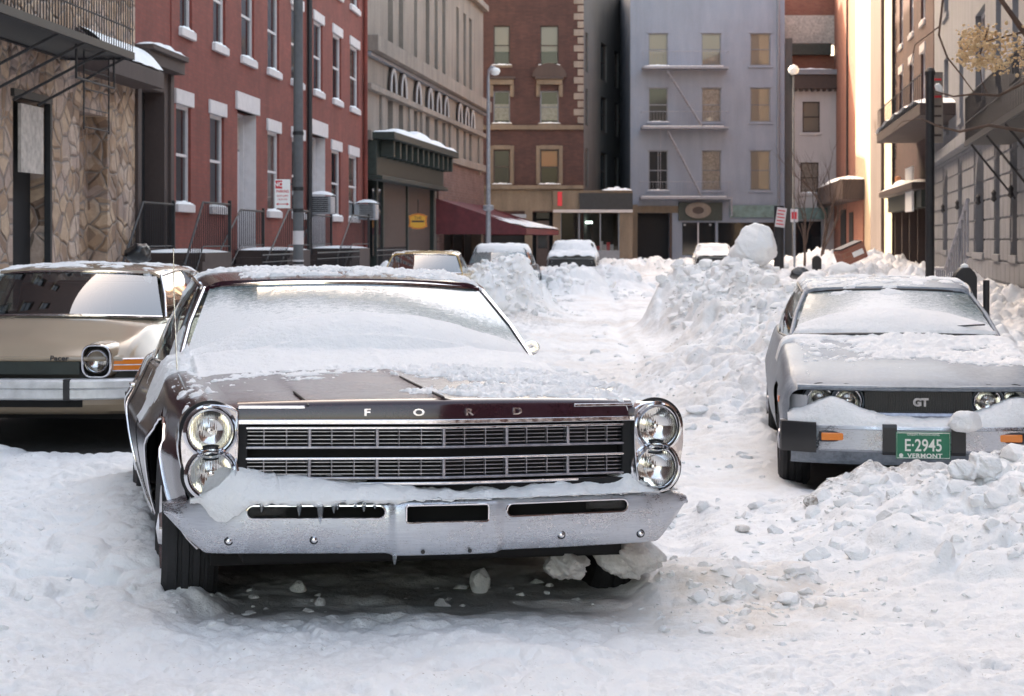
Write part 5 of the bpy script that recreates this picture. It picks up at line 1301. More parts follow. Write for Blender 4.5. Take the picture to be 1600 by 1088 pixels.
f = Fac('brown_balcony_house', R9(75.2), R9(60.9), 'brown and red brick house with dark shop front and snow-covered iron balcony')
ops = []
for k in range(3):
    for lv in range(3): ops.append((2.2 + k * 4.1, 3.6 + k * 4.1, 6.0 + lv * 3.4, 8.3 + lv * 3.4, .2))
so = (1.2, f.L - 1.0, .2, f.z(1420, 305), .5); f.wall(15.5, 'brick_dark', ops + [so], 8, d=.2)
for o in ops: window(f.root, *o[:4], frame='white_trim', sill='white_stucco', lintel='white_stucco', d=.1, snow=True)
f.back(*so[:4], .45, 'interior', 'shop_window'); zc_ = so[3]
f.box('shop_cornice', .6, f.L - .3, -.7, 0, zc_, zc_ + .25, 'brown_trim', .03); f.box('shop_fascia', .8, f.L - .6, -.35, 0, zc_ - .6, zc_, 'green_dark'); snow_lump(f.root, .6, f.L - .3, -.7, 0, zc_ + .25, .3, n=22, k=7)
for k in range(5): u_ = 1.2 + k * (f.L - 2.4) / 4; f.box('shop_post', u_ - .1, u_ + .1, -.1, .3, .2, zc_ - .6, 'brown_portal')
f.box('white_banner', f.u(1436), f.u(1447), -.5, -.42, f.z(1441, 331), f.z(1441, 262), 'white_paint')
for zq in range(22): f.box('quoin', -.02, .55 if zq % 2 else .4, -.06, 0, 4.5 + zq * .5, 4.5 + zq * .5 + .42, 'white_stucco', .02)
for p in (1378, 1390): MB().tube([(f.u(p) if f.u(p) > 0 else .7, -.12, .5), (f.u(p) if f.u(p) > 0 else .7, -.12, 15)], .07, 6).build('downpipe', M['brown_portal'], f.root, True)
MB().lathe([(0, .12), (.1, .08), (.12, 0), (.1, -.1), (0, -.14)], (f.u(1415), -.3, f.z(1415, 280)), 'z', 12).build('lantern', M['shade_orange'], f.root, True)
finish_snow(f.root, 'snow on the shop cornice and sills of the brown balcony house')
bal = empty('iron_balcony', f.root.location, f.root.rotation_euler); tag(bal, 'iron balcony piled with snow on the brown house', 'balcony')
b0, b1 = f.u(1372, -1.4), f.u(1440, -1.4); bz0 = f.z(1400, 206, -1.4); b0 = max(b0, .3)
MB().box(b0, b1, -1.45, 0, bz0, bz0 + .35).build('deck', M['brown_portal'], bal, bevel=.02)
m = MB(); 
for k in range(28): u_ = b0 + (b1 - b0) * k / 27; m.tube([(u_, -1.4, bz0 + .3), (u_, -1.4, bz0 + 1.2)], .012, 4)
m.tube([(b0, -1.4, bz0 + 1.2), (b1, -1.4, bz0 + 1.2)], .02, 5); m.build('railing', M['iron'], bal)
G = np.array([[(b0 + (b1 - b0) * i / 30, -1.5 + 1.5 * j / 8, bz0 + .352 + (.32 + .08 * math.sin(i)) * max(0, math.sin(math.pi * i / 30) * math.sin(math.pi * (j + .6) / 9)) ** .35) for j in range(9)] for i in range(31)])
so_ = MB().grid(G).build('snow_on_balcony', M['snow'], None, True); so_.matrix_world = Matrix.LocRotScale(bal.location, bal.rotation_euler, None); tag(so_, 'snow heaped on the iron balcony of the brown house', 'snow', kind='stuff')
# rusticated grey building
f = Fac('rusticated_house', R10(60.7), R10(20.0), 'grey rusticated stone house with tall arched windows, far right')
zt_ = f.z(1530, 235); zb0 = f.z(1530, 395); ops = []; heads = []
for a_, b_ in ((1475, 1482), (1499, 1505), (1524, 1539)): ops.append((f.u(a_), f.u(b_), zb0, zt_, .3)); heads.append(ops[-1])
u_ = f.u(1539) + 2.6
while u_ < f.L - 2: ops.append((u_, u_ + 1.15, zb0, zt_, .3)); heads.append(ops[-1]); u_ += 3.4
zc_ = f.z(1545, 212)
up = []
for h_ in heads:
    for lv in range(2): up.append((h_[0], h_[1], zc_ + .9 + lv * 3.6, zc_ + 3.2 + lv * 3.6, .3))
f.wall(13.5, 'ashlar', ops + up, 10, d=.3)
for a, b, c, d_, _ in heads:
    r = (b - a) / 2; m = MB()
    for s_ in (0, 1):
        arc = [(r - r * math.cos(t_), -r + r * math.sin(t_)) for t_ in np.linspace(0, math.pi / 2, 8)]
        if s_: arc = [(b - a - p[0], p[1]) for p in arc]
        m.prism([(0, 0) if not s_ else (b - a, 0), *arc], (a, .003, d_ + .001), (1, 0, 0), (0, 0, 1), (0, .28, 0))
    m.build('arch_head', M['ashlar'], f.root); window(f.root, a, b, c, d_, d=.2, fw=.06, frame='iron', snow=False, sill='ashlar')
    if a < 26: MB().lathe([(0, .14), (.06, .07), (.04, 0), (.07, -.08), (0, -.14)], (b + .5, -.2, (c + d_) / 2), 'z', 8).build('carriage_lamp', M['iron'], f.root)
for o in up: window(f.root, *o[:4], d=.15, frame='white_trim', snow=False, sill='ashlar')
f.box('cornice', 0, f.L, -.30, 0, zc_, zc_ + .30, 'ashlar', .02)
bl = MB(); rnd = random.Random(9); zr = .2; k = 0        # rusticated blocks stand proud of the joints
while zr < zc_ - .1:
    z2 = min(zr + .44, zc_ - .02)
    uu = 0 if k % 2 else -.45
    while uu < f.L:
        a, b = max(0, uu + .02), min(f.L, uu + .88)
        segs = [(a, b)]
        for o in ops:
            if z2 > o[2] - .12 and zr < o[3] + .0:
                ns = []
                for (p, q) in segs:
                    if q <= o[0] - .05 or p >= o[1] + .05: ns.append((p, q))
                    else:
                        if p < o[0] - .06: ns.append((p, o[0] - .06))
                        if q > o[1] + .06: ns.append((o[1] + .06, q))
                segs = ns
        for p, q in segs:
            if q - p > .08: bl.box(p, q, -.035, 0.002, zr + .02, z2)
        uu += .9
    zr += .46; k += 1
bl.build('stone_block', M['ashlar'], f.root, bevel=.012, seg=1)
rus_f = f
# ================================================================ loose chunks of snow one could pick up
chunk(1178, 383, 27.3, .74, .68, 'big rounded snow boulder on top of the tall bank, right of the lane', 5, 11, .28)
chunk(750, 911, 6.55, .078, .105, 'upright snow lump in the shadow under the middle of the chrome bumper', 4, 3, .25, ground=True)
chunk(466, 918, 6.62, .062, .05, 'small round snow lump beneath the left bumper slot', 4, 5, .2, ground=True)
chunk(500, 941, 6.5, .045, .035, 'small snow lump in front of the maroon car, left of centre', 3, 6, .2, ground=True)
chunk(886, 880, 7.05, .19, .14, 'broad icy snow lump before the right front wheel of the maroon car', 5, 8, .95, mat='snow_g', dirt=.15)
chunk(1232, 936, 6.8, .085, .045, 'flattened snow lump alone on the smooth snow at lower right', 4, 9, .2, .09, ground=True)
chunk(1508, 659, 10.25, .20, .125, 'snow lump sitting on the bumper of the silver coupe', 4, 12, .25, .14)
chunk(1265, 892, 7.0, .07, .035, 'low snow lump above the flattened one at lower right', 4, 15, .25, ground=True)
chunk(1160, 826, 8.0, .07, .035, 'greyish snow lump on the lane right of the chrome bumper', 3, 16, .3, mat='snow_g', dirt=.3, ground=True)
chunk(1267, 784, 8.7, .075, .06, 'dirty dark lump at the left end of the dirty bank crest', 4, 17, .4, mat='snow_g', dirt=1.0, ground=True)
chunk(1502, 735, 8.95, .15, .11, 'snow block just right of and below the green licence plate', 5, 18, .8, ground=True)
chunk(1538, 728, 8.7, .19, .14, 'large cracked snow block at the far right of the bank', 5, 19, .8, ground=True)
chunk(1090, 640, 12, .16, .06, 'flat snow slab on the lane left of the silver coupe', 4, 22, .2, ground=True)
chunk(984, 872, 7.15, .30, .17, 'translucent ice clod behind the right end of the chrome bumper', 5, 24, 1.2, .2, mat='snow_g', dirt=.2)

# ================================================================ generic car builder for the others
def cstation(y, wr, wm, zr, zcr, zsh, wsh, zc):
    return (y, [(wr - .1, zr - .02), (wr, zr), (wm - .02, zr + .09), (wm, zcr - .08), (wm + .005, zcr), (wm - .01, zcr + .06), (wsh + .05, zsh - .05), (wsh + .02, zsh - .008), (wsh - .04, zsh + .004), (wsh * .82, zsh * .6 + zc * .4), (wsh * .6, zc - .012), (wsh * .3, zc - .002), (0, zc)])
def body_car(name, loc, rot, label, st, nose, wheels, arch_r, matn, gh, ny=150, under=(.25, .34), grp='cars parked along the street', wr=.30, hub='grille_metal', hoody=None, xmod=None, split=True):
    root = empty(name, loc, rot); tag(root, label, 'car', grp)
    y0, y1 = st[0][0], st[-1][0]; yy = np.linspace(y0, y1, ny)
    P = shell(st, nose, dens=yy, xmod=xmod); keep = arch_cut(P, wheels, arch_r) if arch_r else np.ones((P.shape[0] - 1, P.shape[1] - 1), bool)
    geo = MB().grid(P); nA = P.shape[1]
    Fc = (P[:-1, :-1] + P[1:, :-1] + P[1:, 1:] + P[:-1, 1:]) / 4
    parts = [('body', keep)]
    if split:
        wsh = st[0][1][7][0]
        hd = keep & (Fc[..., 1] < hoody) & (np.abs(Fc[..., 0]) < wsh - .02) & (Fc[..., 2] > st[0][1][7][1] - .05); parts = [('hood', hd)]
        dd = np.zeros_like(hd)
        for s in (-1, 1):
            k = keep & ~hd & (Fc[..., 1] > hoody + .1) & (Fc[..., 1] < hoody + 1.3) & (Fc[..., 0] * s > wsh - .05) & (Fc[..., 2] > .32); parts.append(('door', k)); dd |= k
        parts.append(('body', keep & ~hd & ~dd))
    for nm, kk in parts:
        o = np_mesh(nm, P.reshape(-1, 3), grid_quads(P.shape[0], nA, kk), M[matn], root)
        bm = bmesh.new(); bm.from_mesh(o.data); bmesh.ops.delete(bm, geom=[v for v in bm.verts if not v.link_faces], context='VERTS'); bm.to_mesh(o.data); bm.free(); o.data.shade_smooth(); o.data.set_sharp_from_angle(angle=R(40))
    MB().add([tuple(p) for p in P[-1]], [tuple(range(nA))]).build('tail_panel', M[matn], root)
    hw = st[0][1][1][0]
    u = MB(); u.box(-hw + .06, hw - .06, y0 + .35, y1 - .2, under[0], under[1])
    for wy, wz in wheels: u.box(-hw + .14, hw - .14, wy - arch_r, wy + arch_r, under[0] + .05, wz + arch_r)
    u.build('underbody', M['black'], root)
    make_wheels(root, [(s * (st[3][1][4][0] - .12), wy, wz, 0) for wy, wz in wheels for s in (-1, 1)], hub, rad=wr, w=.19)
    g = greenhouse(root, gh, dict(ws=M[gh.get('wsm', 'frost_glass')], body=M[matn], pillar=M[gh.get('pm', matn)], trim=M[gh.get('tm', 'chrome')])); geo.add(g.v, g.f)
    zb = gh['beltz']; MB().add([(-gh['beltx'] * .9, gh['wb'][2], zb + .015), (gh['beltx'] * .9, gh['wb'][2], zb + .015), (gh['beltx'] * .9, gh['rb'][0], zb + .015), (-gh['beltx'] * .9, gh['rb'][0], zb + .015)], [(0, 1, 2, 3)]).build('cabin_floor', M['dark_int'], root)
    return root, geo, P
# ---------------------------------------------------------------- silver coupe
M['silver'] = paint('silver_paint', (.10, .118, .145), .55, (.40, .44, .50), 2.6, rough=.38, coat=.15)
M['silver'].node_tree.nodes['Principled BSDF'].inputs['Metallic'].default_value = .1
M['tan'] = paint('tan_paint', (.37, .295, .215), .05, (.5, .45, .4), 2.0, .18)
cst = [cstation(.10, .66, .755, .34, .50, .665, .70, .690), cstation(.22, .69, .785, .30, .55, .712, .715, .730), cstation(.5, .71, .80, .24, .60, .775, .72, .785), cstation(.95, .72, .81, .22, .62, .845, .72, .845),
       cstation(1.35, .72, .81, .22, .62, .885, .715, .915), cstation(2.4, .72, .815, .22, .62, .90, .715, .91), cstation(3.4, .71, .80, .25, .62, .91, .69, .93), cstation(4.15, .66, .76, .38, .60, .86, .65, .87)]
silver, sgeo, SP = body_car('parked_coupe', (2.38, 10.45, .02), (0, 0, R(-6.5)), 'silver-grey coupe with green licence plate, half buried behind the right snow bank', cst, lambda a, y, z: (1 - sst(.1, .7, y)) * (.10 * (a / .75) ** 2.2 - .04), [(.80, .30), (3.25, .30)], .36, 'silver',
    dict(wb=(1.30, .935, 1.50, .915, .665), wt=(1.93, 1.215, 2.06, 1.195, .535), rt=(2.95, 1.245, 3.0, 1.22, .52), rb=(3.72, .95, 3.80, .93, .56), beltz=.91, beltx=.715, cy0=3.05, cy1=2.85, crown=.05, posts=[.55], tm='trim_black', pm='silver', pr=.016,
         frost=lambda u, t: .66 + .55 * (1 - sst(.15, .8, t)) * (1 - .6 * sst(.35, .95, np.abs(u))) - .35 * sst(.45, 1.0, np.abs(u)) * sst(.1, .6, t) + .35 * (1 - sst(.0, .5, np.abs(u + .1)))), hoody=1.18)
seats(silver, 2.3, .80, 1.05, wheel_x=.3)
def spl(x, b=.02): return b + .10 * (abs(x) / .75) ** 2.2 - .04 + .04
m = MB(); xs = np.linspace(-.70, .70, 41); m.grid(np.array([[(x, spl(x) + dy, z) for x in xs] for dy, z in ((.075, .697), (.05, .692), (.042, .680), (.047, .668), (.08, .660))]), flip=True); m.build('hood_lip', M['silver'], silver, True)
m = MB(); m.grid(np.array([[(x, spl(x) + .16, z) for x in np.linspace(-.74, .74, 31)] for z in (.675, .40)]), flip=True); m.build('front_recess', M['black'], silver, True)
gr = MB().box(-.31, .31, .10, .115, .535, .66).build('grille', M['trim_black'], silver)
for k in range(46): x = -.305 + .61 * k / 45; MB().box(x - .0025, x + .0025, .092, .102, .537, .658).build('grille_slat', M['trim_black'], gr)
text('lettering', 'GT', .062, M['grille_metal'], silver, (.012, .082, .598), ext=.004, xs=1.05, bold=.0035)
for x in (-.565, -.405, .405, .565):
    lamp_unit(silver, x, spl(x) + .075, .598, .072)
    MB().lathe([(.112, .08), (.100, .02), (.094, .004), (.090, .01), (.088, .03)], (x, spl(x) + .075, .598), 'y', 32).build('lamp_surround', M['silver'], silver, True)
m = MB(); m.grid(np.array([[(x, spl(x) + dy, z) for x in np.linspace(-.69, .69, 41)] for dy, z in ((.10, .545), (.055, .536), (.045, .52), (.05, .50), (.07, .492), (.14, .488))]), flip=True); m.build('lower_grille_strip', M['grille_metal'], silver, True)
for s in (-1, 1):
    m = MB(); G = np.array([[(s * (.645 + .115 * a), spl(.645) + .05 + .12 * a ** 2.2, .498 + .135 * b) for a in np.linspace(0, 1, 7)] for b in np.linspace(0, 1, 4)])
    m.grid(G, flip=(s < 0)); M.setdefault('lens_grey', simple('grey_corner_lens', (.40, .40, .42), .2, coat=.6)); m.build('corner_lamp', M['lens_grey'], silver, True)
    MB().box(min(s * .795, s * .807), max(s * .795, s * .807), .42, .52, .565, .60).build('side_marker', M['orange_lens'], silver, bevel=.003)
def bp2(x): return -.10 + .20 * (abs(x) / .80) ** 3.0
m = MB(); xs = np.linspace(-.80, .80, 71); m.grid(np.array([[(x, bp2(x) + dy, z) for x in xs] for dy, z in ((.17, .480), (.02, .482), (.0, .470), (-.004, .455), (.0, .45), (.0, .335), (.012, .322), (.10, .315))]), flip=True); bp = m.build('bumper', M['salt_chrome'], silver, True)
for x0, x1 in ((-.80, -.60), (-.225, -.145), (.165, .245), (.60, .80)):
    xs = np.linspace(x0, x1, 9); m = MB(); m.grid(np.array([[(x, bp2(x) + dy, z) for x in xs] for dy, z in ((.05, .487), (-.018, .486), (-.030, .470), (-.030, .33), (-.015, .31), (.05, .31))]), flip=True)
    m.add([(x0, bp2(x0) + dy, z) for dy, z in ((.05, .487), (-.018, .486), (-.030, .470), (-.030, .33), (-.015, .31), (.05, .31))], [(0, 1, 2, 3, 4, 5)]); m.build('bumper_guard', M['trim_black'], bp, True)
for x in (-.50, .50):
    m = MB(); m.box(x - .085, x + .085, bp2(x) - .008, bp2(x) + .02, .377, .44); b_ = m.build('turn_lamp_bezel', M['trim_black'], bp, bevel=.01); MB().box(x - .072, x + .072, bp2(x) - .014, bp2(x), .386, .431).build('turn_lamp', M['amber'], bp, bevel=.006)
m = MB(); xs = np.linspace(-.74, .74, 31); m.grid(np.array([[(x, bp2(x) * .8 + .05 + dy, z) for x in xs] for dy, z in ((.0, .32), (.02, .27), (.06, .235), (.16, .23))]), flip=True); m.build('apron', M['silver'], silver, True)
M['plate_green'] = simple('plate_green', (.015, .16, .085), .45, var=.15)
M['plate_text'] = simple('plate_lettering', (.75, .76, .70), .5)
pt = MB().box(-.152, .158, bp2(0) - .030, bp2(0) - .026, .292, .448).build('licence_plate', M['plate_green'], silver, bevel=.002)
pb = bp2(0) - .0315
MB().tube([(-.146, pb, .298), (.152, pb, .298), (.152, pb, .442), (-.146, pb, .442)], .0022, 4, True).build('plate_border', M['plate_text'], pt)
text('plate_lettering', 'E·2945', .098, M['plate_text'], pt, (.003, pb, .368), ext=.0015, xs=.80, bold=.0012)
text('plate_lettering', 'VERMONT', .034, M['plate_text'], pt, (.012, pb, .310), ext=.001, xs=1.15, bold=.001, spacing=1.1)
text('plate_lettering', 'GREEN MOUNTAINS', .020, M['plate_text'], pt, (.003, pb, .433), ext=.001, xs=1.0)
MB().lathe([(0, -.001), (.012, -.001), (.012, .002)], (-.122, pb, .312), 'y', 16).build('plate_sticker', M['plate_text'], pt)
for s in (-1, 1): MB().tube([(s * .28 - .05, 1.36, .95), (s * .28 + .12, 1.42, .985), (s * .28 + .30, 1.45, .995)], .006, 5).build('wiper', M['trim_black'], silver, True)
def snow2(X, Y, Z):
    n = fbm(X * 9, Y * 9, 43, 5, .6) - .5; nf = fbm(X * 30, Y * 24, 49, 4, .6) - .5; nl = fbm(X * 2.2, Y * 3.5, 46, 3) - .5
    roof = Z > 1.17
    t = .014 * sst(.35, .8, Y) + .020 * np.exp(-((Y - 1.38) / .18) ** 2) + .035 * n + .03 * nf + .06 * nl - .010
    t = t - .05 * np.exp(-((Y - .30 - .1 * X) / .12) ** 2) * sst(-.1, .3, X + .3 + nl) - .02 * (1 - sst(.16, .3, Y)) - .05 * sst(.62, .72, np.abs(X)) * (X < 0) * (1 - .4 * sst(.9, 1.3, Y))
    t = np.where(Y > 1.30, .036 * np.exp(-((Y - 1.42) / .16) ** 2) - .004 + .012 * n, t)
    t = np.where((Y > 1.62) & ~roof, -.02, t)
    r = .006 * sst(2.05, 2.2, Y) + .035 * n + .014 * clumps(X * 10, Y * 10, 3) - .010
    return np.clip(np.where(roof, r, t), -.02, .09)
drape('snow_on_coupe', sgeo, -.82, .82, .05, 3.6, .012, snow2, silver, 'snow crusting the hood and roof of the silver coupe')
V = []; xs = np.linspace(-.76, .78, 150); na = 18
for x in xs:
    a_ = abs(x); hh = .055 + .085 * np.exp(-((x + .50) / .17) ** 2) + .10 * np.exp(-((x - .58) / .2) ** 2) - .03 * np.exp(-((x - .1) / .25) ** 2) * (1 - 0); e = min(1, (.78 - a_) / .06 + .05) ** .5 if a_ < .78 else .05
    nz = (fbm(np.array([x * 12]), np.array([3.3]), 7, 4)[0] - .5) * .03
    V.append([(x, bp2(x) + .005 + .20 * k / (na - 1), .482 + (hh * e + nz) * math.sin(math.pi / 2 * min(1, k / (na - 1) * 1.6)) ** .8 - (.012 if k == 0 else 0)) for k in range(na)])
o = np_mesh('snow_on_coupe_bumper', np.array(V).reshape(-1, 3), grid_quads(len(xs), na), M['snow']); o.matrix_world = Matrix.LocRotScale(silver.location, silver.rotation_euler, None); tag(o, 'snow packed between the bumper and headlights of the silver coupe', 'snow', kind='stuff')
# ---------------------------------------------------------------- tan rounded compact car
pst = [cstation(.12, .86, .94, .40, .60, .700, .80, .725), cstation(.3, .89, .965, .34, .62, .80, .80, .82), cstation(.6, .90, .98, .28, .64, .875, .80, .90), cstation(.95, .91, .985, .26, .66, .935, .80, .985),
       cstation(1.5, .91, .985, .25, .66, .96, .80, .99), cstation(2.6, .91, .985, .25, .66, .96, .80, .98), cstation(3.6, .90, .97, .28, .66, .95, .78, .96), cstation(4.2, .84, .90, .40, .64, .86, .74, .88)]
tanc, tgeo, TP = body_car('parked_compact', (-3.66, 12.95, -.01), (0, 0, R(-4.1)), 'tan rounded compact car with amber turn lamps and broad bumper, left behind the maroon sedan', pst, lambda a, y, z: (1 - sst(.1, .8, y)) * .14 * (a / .9) ** 2.6, [(.72, .31), (3.25, .31)], .38, 'tan',
    dict(wb=(.92, 1.0, 1.22, .975, .825), wt=(1.42, 1.335, 1.62, 1.31, .665), rt=(3.0, 1.33, 3.1, 1.30, .62), rb=(3.8, 1.02, 3.9, .99, .70), beltz=.97, beltx=.83, cy0=3.0, cy1=2.8, crown=.045, posts=[.55], wsm='clear_ws', pm='chrome', tm='chrome'), hoody=.86) if M.setdefault('clear_ws', glass('clear_windshield', (.30, .36, .38), rough=.02, refl=.26).m) else None
seats(tanc, 2.0, 1.0, 1.25, wheel_x=.35)
def tpl(x): return .12 + .14 * (abs(x) / .9) ** 2.6
m = MB(); m.grid(np.array([[(x, tpl(x) + dy, z) for x in np.linspace(-.80, .80, 41)] for dy, z in ((.03, .738), (-.008, .730), (-.014, .715), (-.004, .700))]), flip=True); m.build('hood_lip', M['tan'], tanc, True)
m = MB(); m.grid(np.array([[(x, tpl(x) + .004, z) for x in np.linspace(-.93, .93, 31)] for z in (.715, .42)]) + np.array([0, .085, 0]), flip=True); m.build('front_panel', M['trim_black'], tanc, True)
m = MB(); m.grid(np.array([[(x, tpl(x) - .012, z) for x in np.linspace(-.50, .50, 31)] for z in (.698, .605)]), flip=True); m.build('grille', M['green_dark'] if 'green_dark' in M else M['trim_black'], tanc, True)
for s in (-1, 1):
    cx, cz = s * .625, .700
    ring = [(cx + .105 * np.sign(math.cos(a)) * abs(math.cos(a)) ** .62, tpl(.62) - .03, cz + .115 * np.sign(math.sin(a)) * abs(math.sin(a)) ** .62) for a in np.linspace(0, 2 * math.pi, 41)[:-1]]
    hbz = MB().tube(ring, .009, 6, True).build('headlight_bezel', M['chrome'], tanc, True)
    MB().add([(p[0], p[1] + .075, p[2]) for p in ring], [tuple(range(40))]).build('lamp_well', M['black'], hbz)
    m = MB(); m.grid(np.array([[(cx + (p[0] - cx) * k, p[1] + dy, cz + (p[2] - cz) * k) for p in ring] for k, dy in ((1.0, .0), (1.05, .03), (1.16, .12), (1.2, .26))]), cyc=True, flip=True); m.build('headlight_pod', M['tan'], tanc, True)
    lamp_unit(tanc, cx, tpl(.62) - .030, cz, .074)
    m = MB(); m.grid(np.array([[(s * x, tpl(x) - .004, z) for x in np.linspace(.735, .945, 9)] for z in (.712, .632)]), flip=(s > 0)); tl = m.build('turn_lamp', M['amber'], tanc, True)
    for z in (.715, .672, .630): MB().tube([(s * x, tpl(x) - .008, z) for x in np.linspace(.73, .95, 9)], .005, 5).build('lamp_trim', M['chrome'], tl, True)
def bp3(x): return -.02 + .22 * (abs(x) / .98) ** 3.2
M['alum'] = simple('dull_aluminium', (.62, .62, .63), .42, .35, var=.2, vs_=9)
m = MB(); xs = np.linspace(-.975, .975, 61); m.grid(np.array([[(x, bp3(x) + dy, z) for x in xs] for dy, z in ((.16, .575), (.02, .575), (.0, .560), (.0, .515), (.012, .508), (.0, .500), (.0, .44), (.015, .428), (.10, .425))]), flip=True); b3 = m.build('bumper', M['alum'], tanc, True)
for x in (-.45, .45): MB().box(x - .022, x + .022, bp3(x) - .02, bp3(x) + .05, .425, .580).build('bumper_guard', M['trim_black'], b3, bevel=.006)
for x in (-.86, .86): MB().box(x - .05, x + .05, bp3(x) - .008, bp3(x) + .02, .455, .485).build('bumper_slot', M['trim_black'], b3, bevel=.004)
m = MB(); m.grid(np.array([[(x, tpl(x) + dy + .02, z) for x in np.linspace(-.95, .95, 41)] for dy, z in ((-.02, .43), (-.02, .38), (.02, .33), (.12, .30))]), flip=True); m.build('apron', M['tan'], tanc, True)
MB().grid(np.array([[(x, tpl(x) - .004, z) for x in np.linspace(-.52, .52, 21)] for z in (.425, .365)]), flip=True).build('apron_intake', M['black'], tanc)
text('lettering', 'Pacer', .052, M['trim_black'], tanc, (.36, tpl(.36) - .022, .722), (R(70), 0, 0), .002, 1.2, .001).data.transform(Matrix.Shear('XY', 4, (.3, 0)) if False else Matrix.Identity(4))
def snow3(X, Y, Z):
    n = fbm(X * 7, Y * 7, 63, 5, .6) - .5; r = -.006 + .06 * n + .010 * clumps(X * 6, Y * 6, 3)
    return np.clip(np.where((Z > 1.30) & (Y > 1.55), r, -.02), -.02, .09)
drape('snow_on_compact', tgeo, -.8, .8, 1.3, 3.2, .02, snow3, tanc, 'patchy snow along the roof of the tan compact car')
# ---------------------------------------------------------------- cars down the street
fst_ = [cstation(.1, .74, .84, .36, .55, .76, .76, .80), cstation(.5, .78, .88, .28, .62, .86, .79, .88), cstation(1.2, .80, .89, .25, .64, .92, .79, .95), cstation(2.2, .80, .89, .25, .64, .94, .79, .96), cstation(3.6, .80, .89, .26, .64, .93, .78, .95), cstation(4.5, .72, .82, .38, .6, .84, .72, .86)]
def far_gh(zr=1.36): return dict(wb=(1.35, .96, 1.6, .945, .74), wt=(1.85, zr - .05, 2.0, zr - .07, .60), rt=(3.1, zr - .04, 3.2, zr - .06, .58), rb=(3.7, .98, 3.8, .96, .66), beltz=.95, beltx=.79, cy0=3.1, cy1=2.95, crown=.045, posts=[.55], wsm='clear_ws' , pm='chrome')
M['paint_yellow'] = paint('yellow_ochre_paint', (.50, .33, .09), .05, (.6, .5, .4)); M['paint_blue'] = paint('dark_blue_paint', (.05, .07, .10), .2, (.5, .52, .55)); M['paint_white'] = paint('white_paint', (.55, .55, .53), .2, (.6, .6, .6))
def far_car(name, px, Y, z, ang, matn, label, frost=None, zr=1.36):
    g = far_gh(zr); g['pm'] = matn
    if frost is not None: g['wsm'] = 'frost_glass'; g['frost'] = frost
    r_, geo, P_ = body_car(name, ((px - 800) / F * Y, Y, z), (0, 0, R(ang)), label, fst_, lambda a, y, z_: (1 - sst(.1, .6, y)) * .10 * (a / .8) ** 2.4, [(.8, .31), (3.5, .31)], .38, matn, g, ny=60, hoody=1.25)
    for s in (-1, 1): lamp_unit(r_, s * .62, .16, .66, .075)
    MB().grid(np.array([[(x, .11 + .1 * (abs(x) / .8) ** 2.4, z_) for x in np.linspace(-.8, .8, 21)] for z_ in (.78, .40)]), flip=True).build('grille', M['trim_black'], r_, True)
    MB().grid(np.array([[(x, .0 + .1 * (abs(x) / .8) ** 2.4 + dy, z_) for x in np.linspace(-.86, .86, 21)] for dy, z_ in ((.12, .53), (0, .53), (0, .40), (.1, .39))]), flip=True).build('bumper', M['chrome'], r_, True)
    seats(r_, 2.5, .98, 1.15)
    return r_, geo
FP = 'paint_yellow'
yc, yg = far_car('parked_sedan', 650, 33.0, -.02, -2.0, 'paint_yellow', 'yellow sedan, only its roof and windshield showing behind the maroon car', zr=1.37)
def sn(th, seed, zz=1.25, full=False):
    def f_(X, Y, Z):
        n = fbm(X * 5, Y * 5, seed, 4) - .5
        return np.clip(np.where(Z > zz, th + .08 * n, (th * 1.3 + .12 * n - (.02 if not full else -.04)) if full else -.02), -.02, .2)
    return f_
drape('snow_on_yellow_sedan', yg, -.7, .7, 1.9, 3.2, .03, sn(-.015, 5), yc, 'thin snow on the roof of the yellow sedan')
bc, bg = far_car('parked_sedan', 768, 43.5, .02, -6.0, 'paint_blue', 'dark blue sedan with a snow-capped roof behind the middle snow heap', frost=lambda u, t: .25 + 0 * u * t, zr=1.40)
drape('snow_on_blue_sedan', bg, -.88, .88, .2, 4.3, .035, sn(.05, 15), bc, 'thick snow cap on the roof of the dark blue sedan', jump=.15)
wc, wg = far_car('parked_sedan', 893, 62.0, .12, -4.0, 'paint_white', 'distant white car buried in snow up to its hood, farthest down the lane', frost=lambda u, t: .35 + 0 * u * t, zr=1.36)
drape('snow_on_white_car', wg, -.88, .88, .1, 4.3, .05, sn(.07, 25, full=True), wc, 'deep snow over the distant white car', jump=.25)
far4, g4 = far_car('parked_sedan', 1118, 78.0, .0, -4.0, 'paint_white', 'pale car roof peeping over the right snow bank beside the boulder', zr=1.36)
drape('snow_on_far_car', g4, -.88, .88, .1, 4.3, .06, sn(.05, 35, full=True), far4, 'snow over the pale car behind the right bank', jump=.25)

# ================================================================ poles, lamps, signs, bags, trees
def at(px, py, Y): return Vector(((px - 800) / F * Y, Y, CZ - (py - HY) / F * Y))
def post(name, px, Y, r0, r1, H, mat, label, cat='pole', rot=0):
    b = at(px, 400, Y); e = empty(name, (b.x, b.y, 0)); tag(e, label, cat); MB().tube([(0, 0, 0), (0, 0, H * .5), (0, 0, H)], [r0, (r0 + r1) / 2, r1], 16).build('pole', M[mat], e, True); return e
M['pole_grey'] = wall_mat('weathered_grey_pole', (.22, .225, .24), .45)
p = post('utility_pole', 466, 29.0, .085, .07, 9, 'pole_grey', 'weathered grey pole with tape and bands in front of the red row')
for z_ in (2.05, 2.4, 3.3, 1.2): MB().lathe([(.088, -.03), (.092, 0), (.088, .03)], (0, 0, z_), 'z', 16).build('band', M['iron'], p, True)
for z_, h_ in ((.95, .3), (1.5, .22)): MB().tube([(0, 0, z_), (0, 0, z_ + h_)], .089, 16).build('poster_scrap', M['white_trim'], p, True)
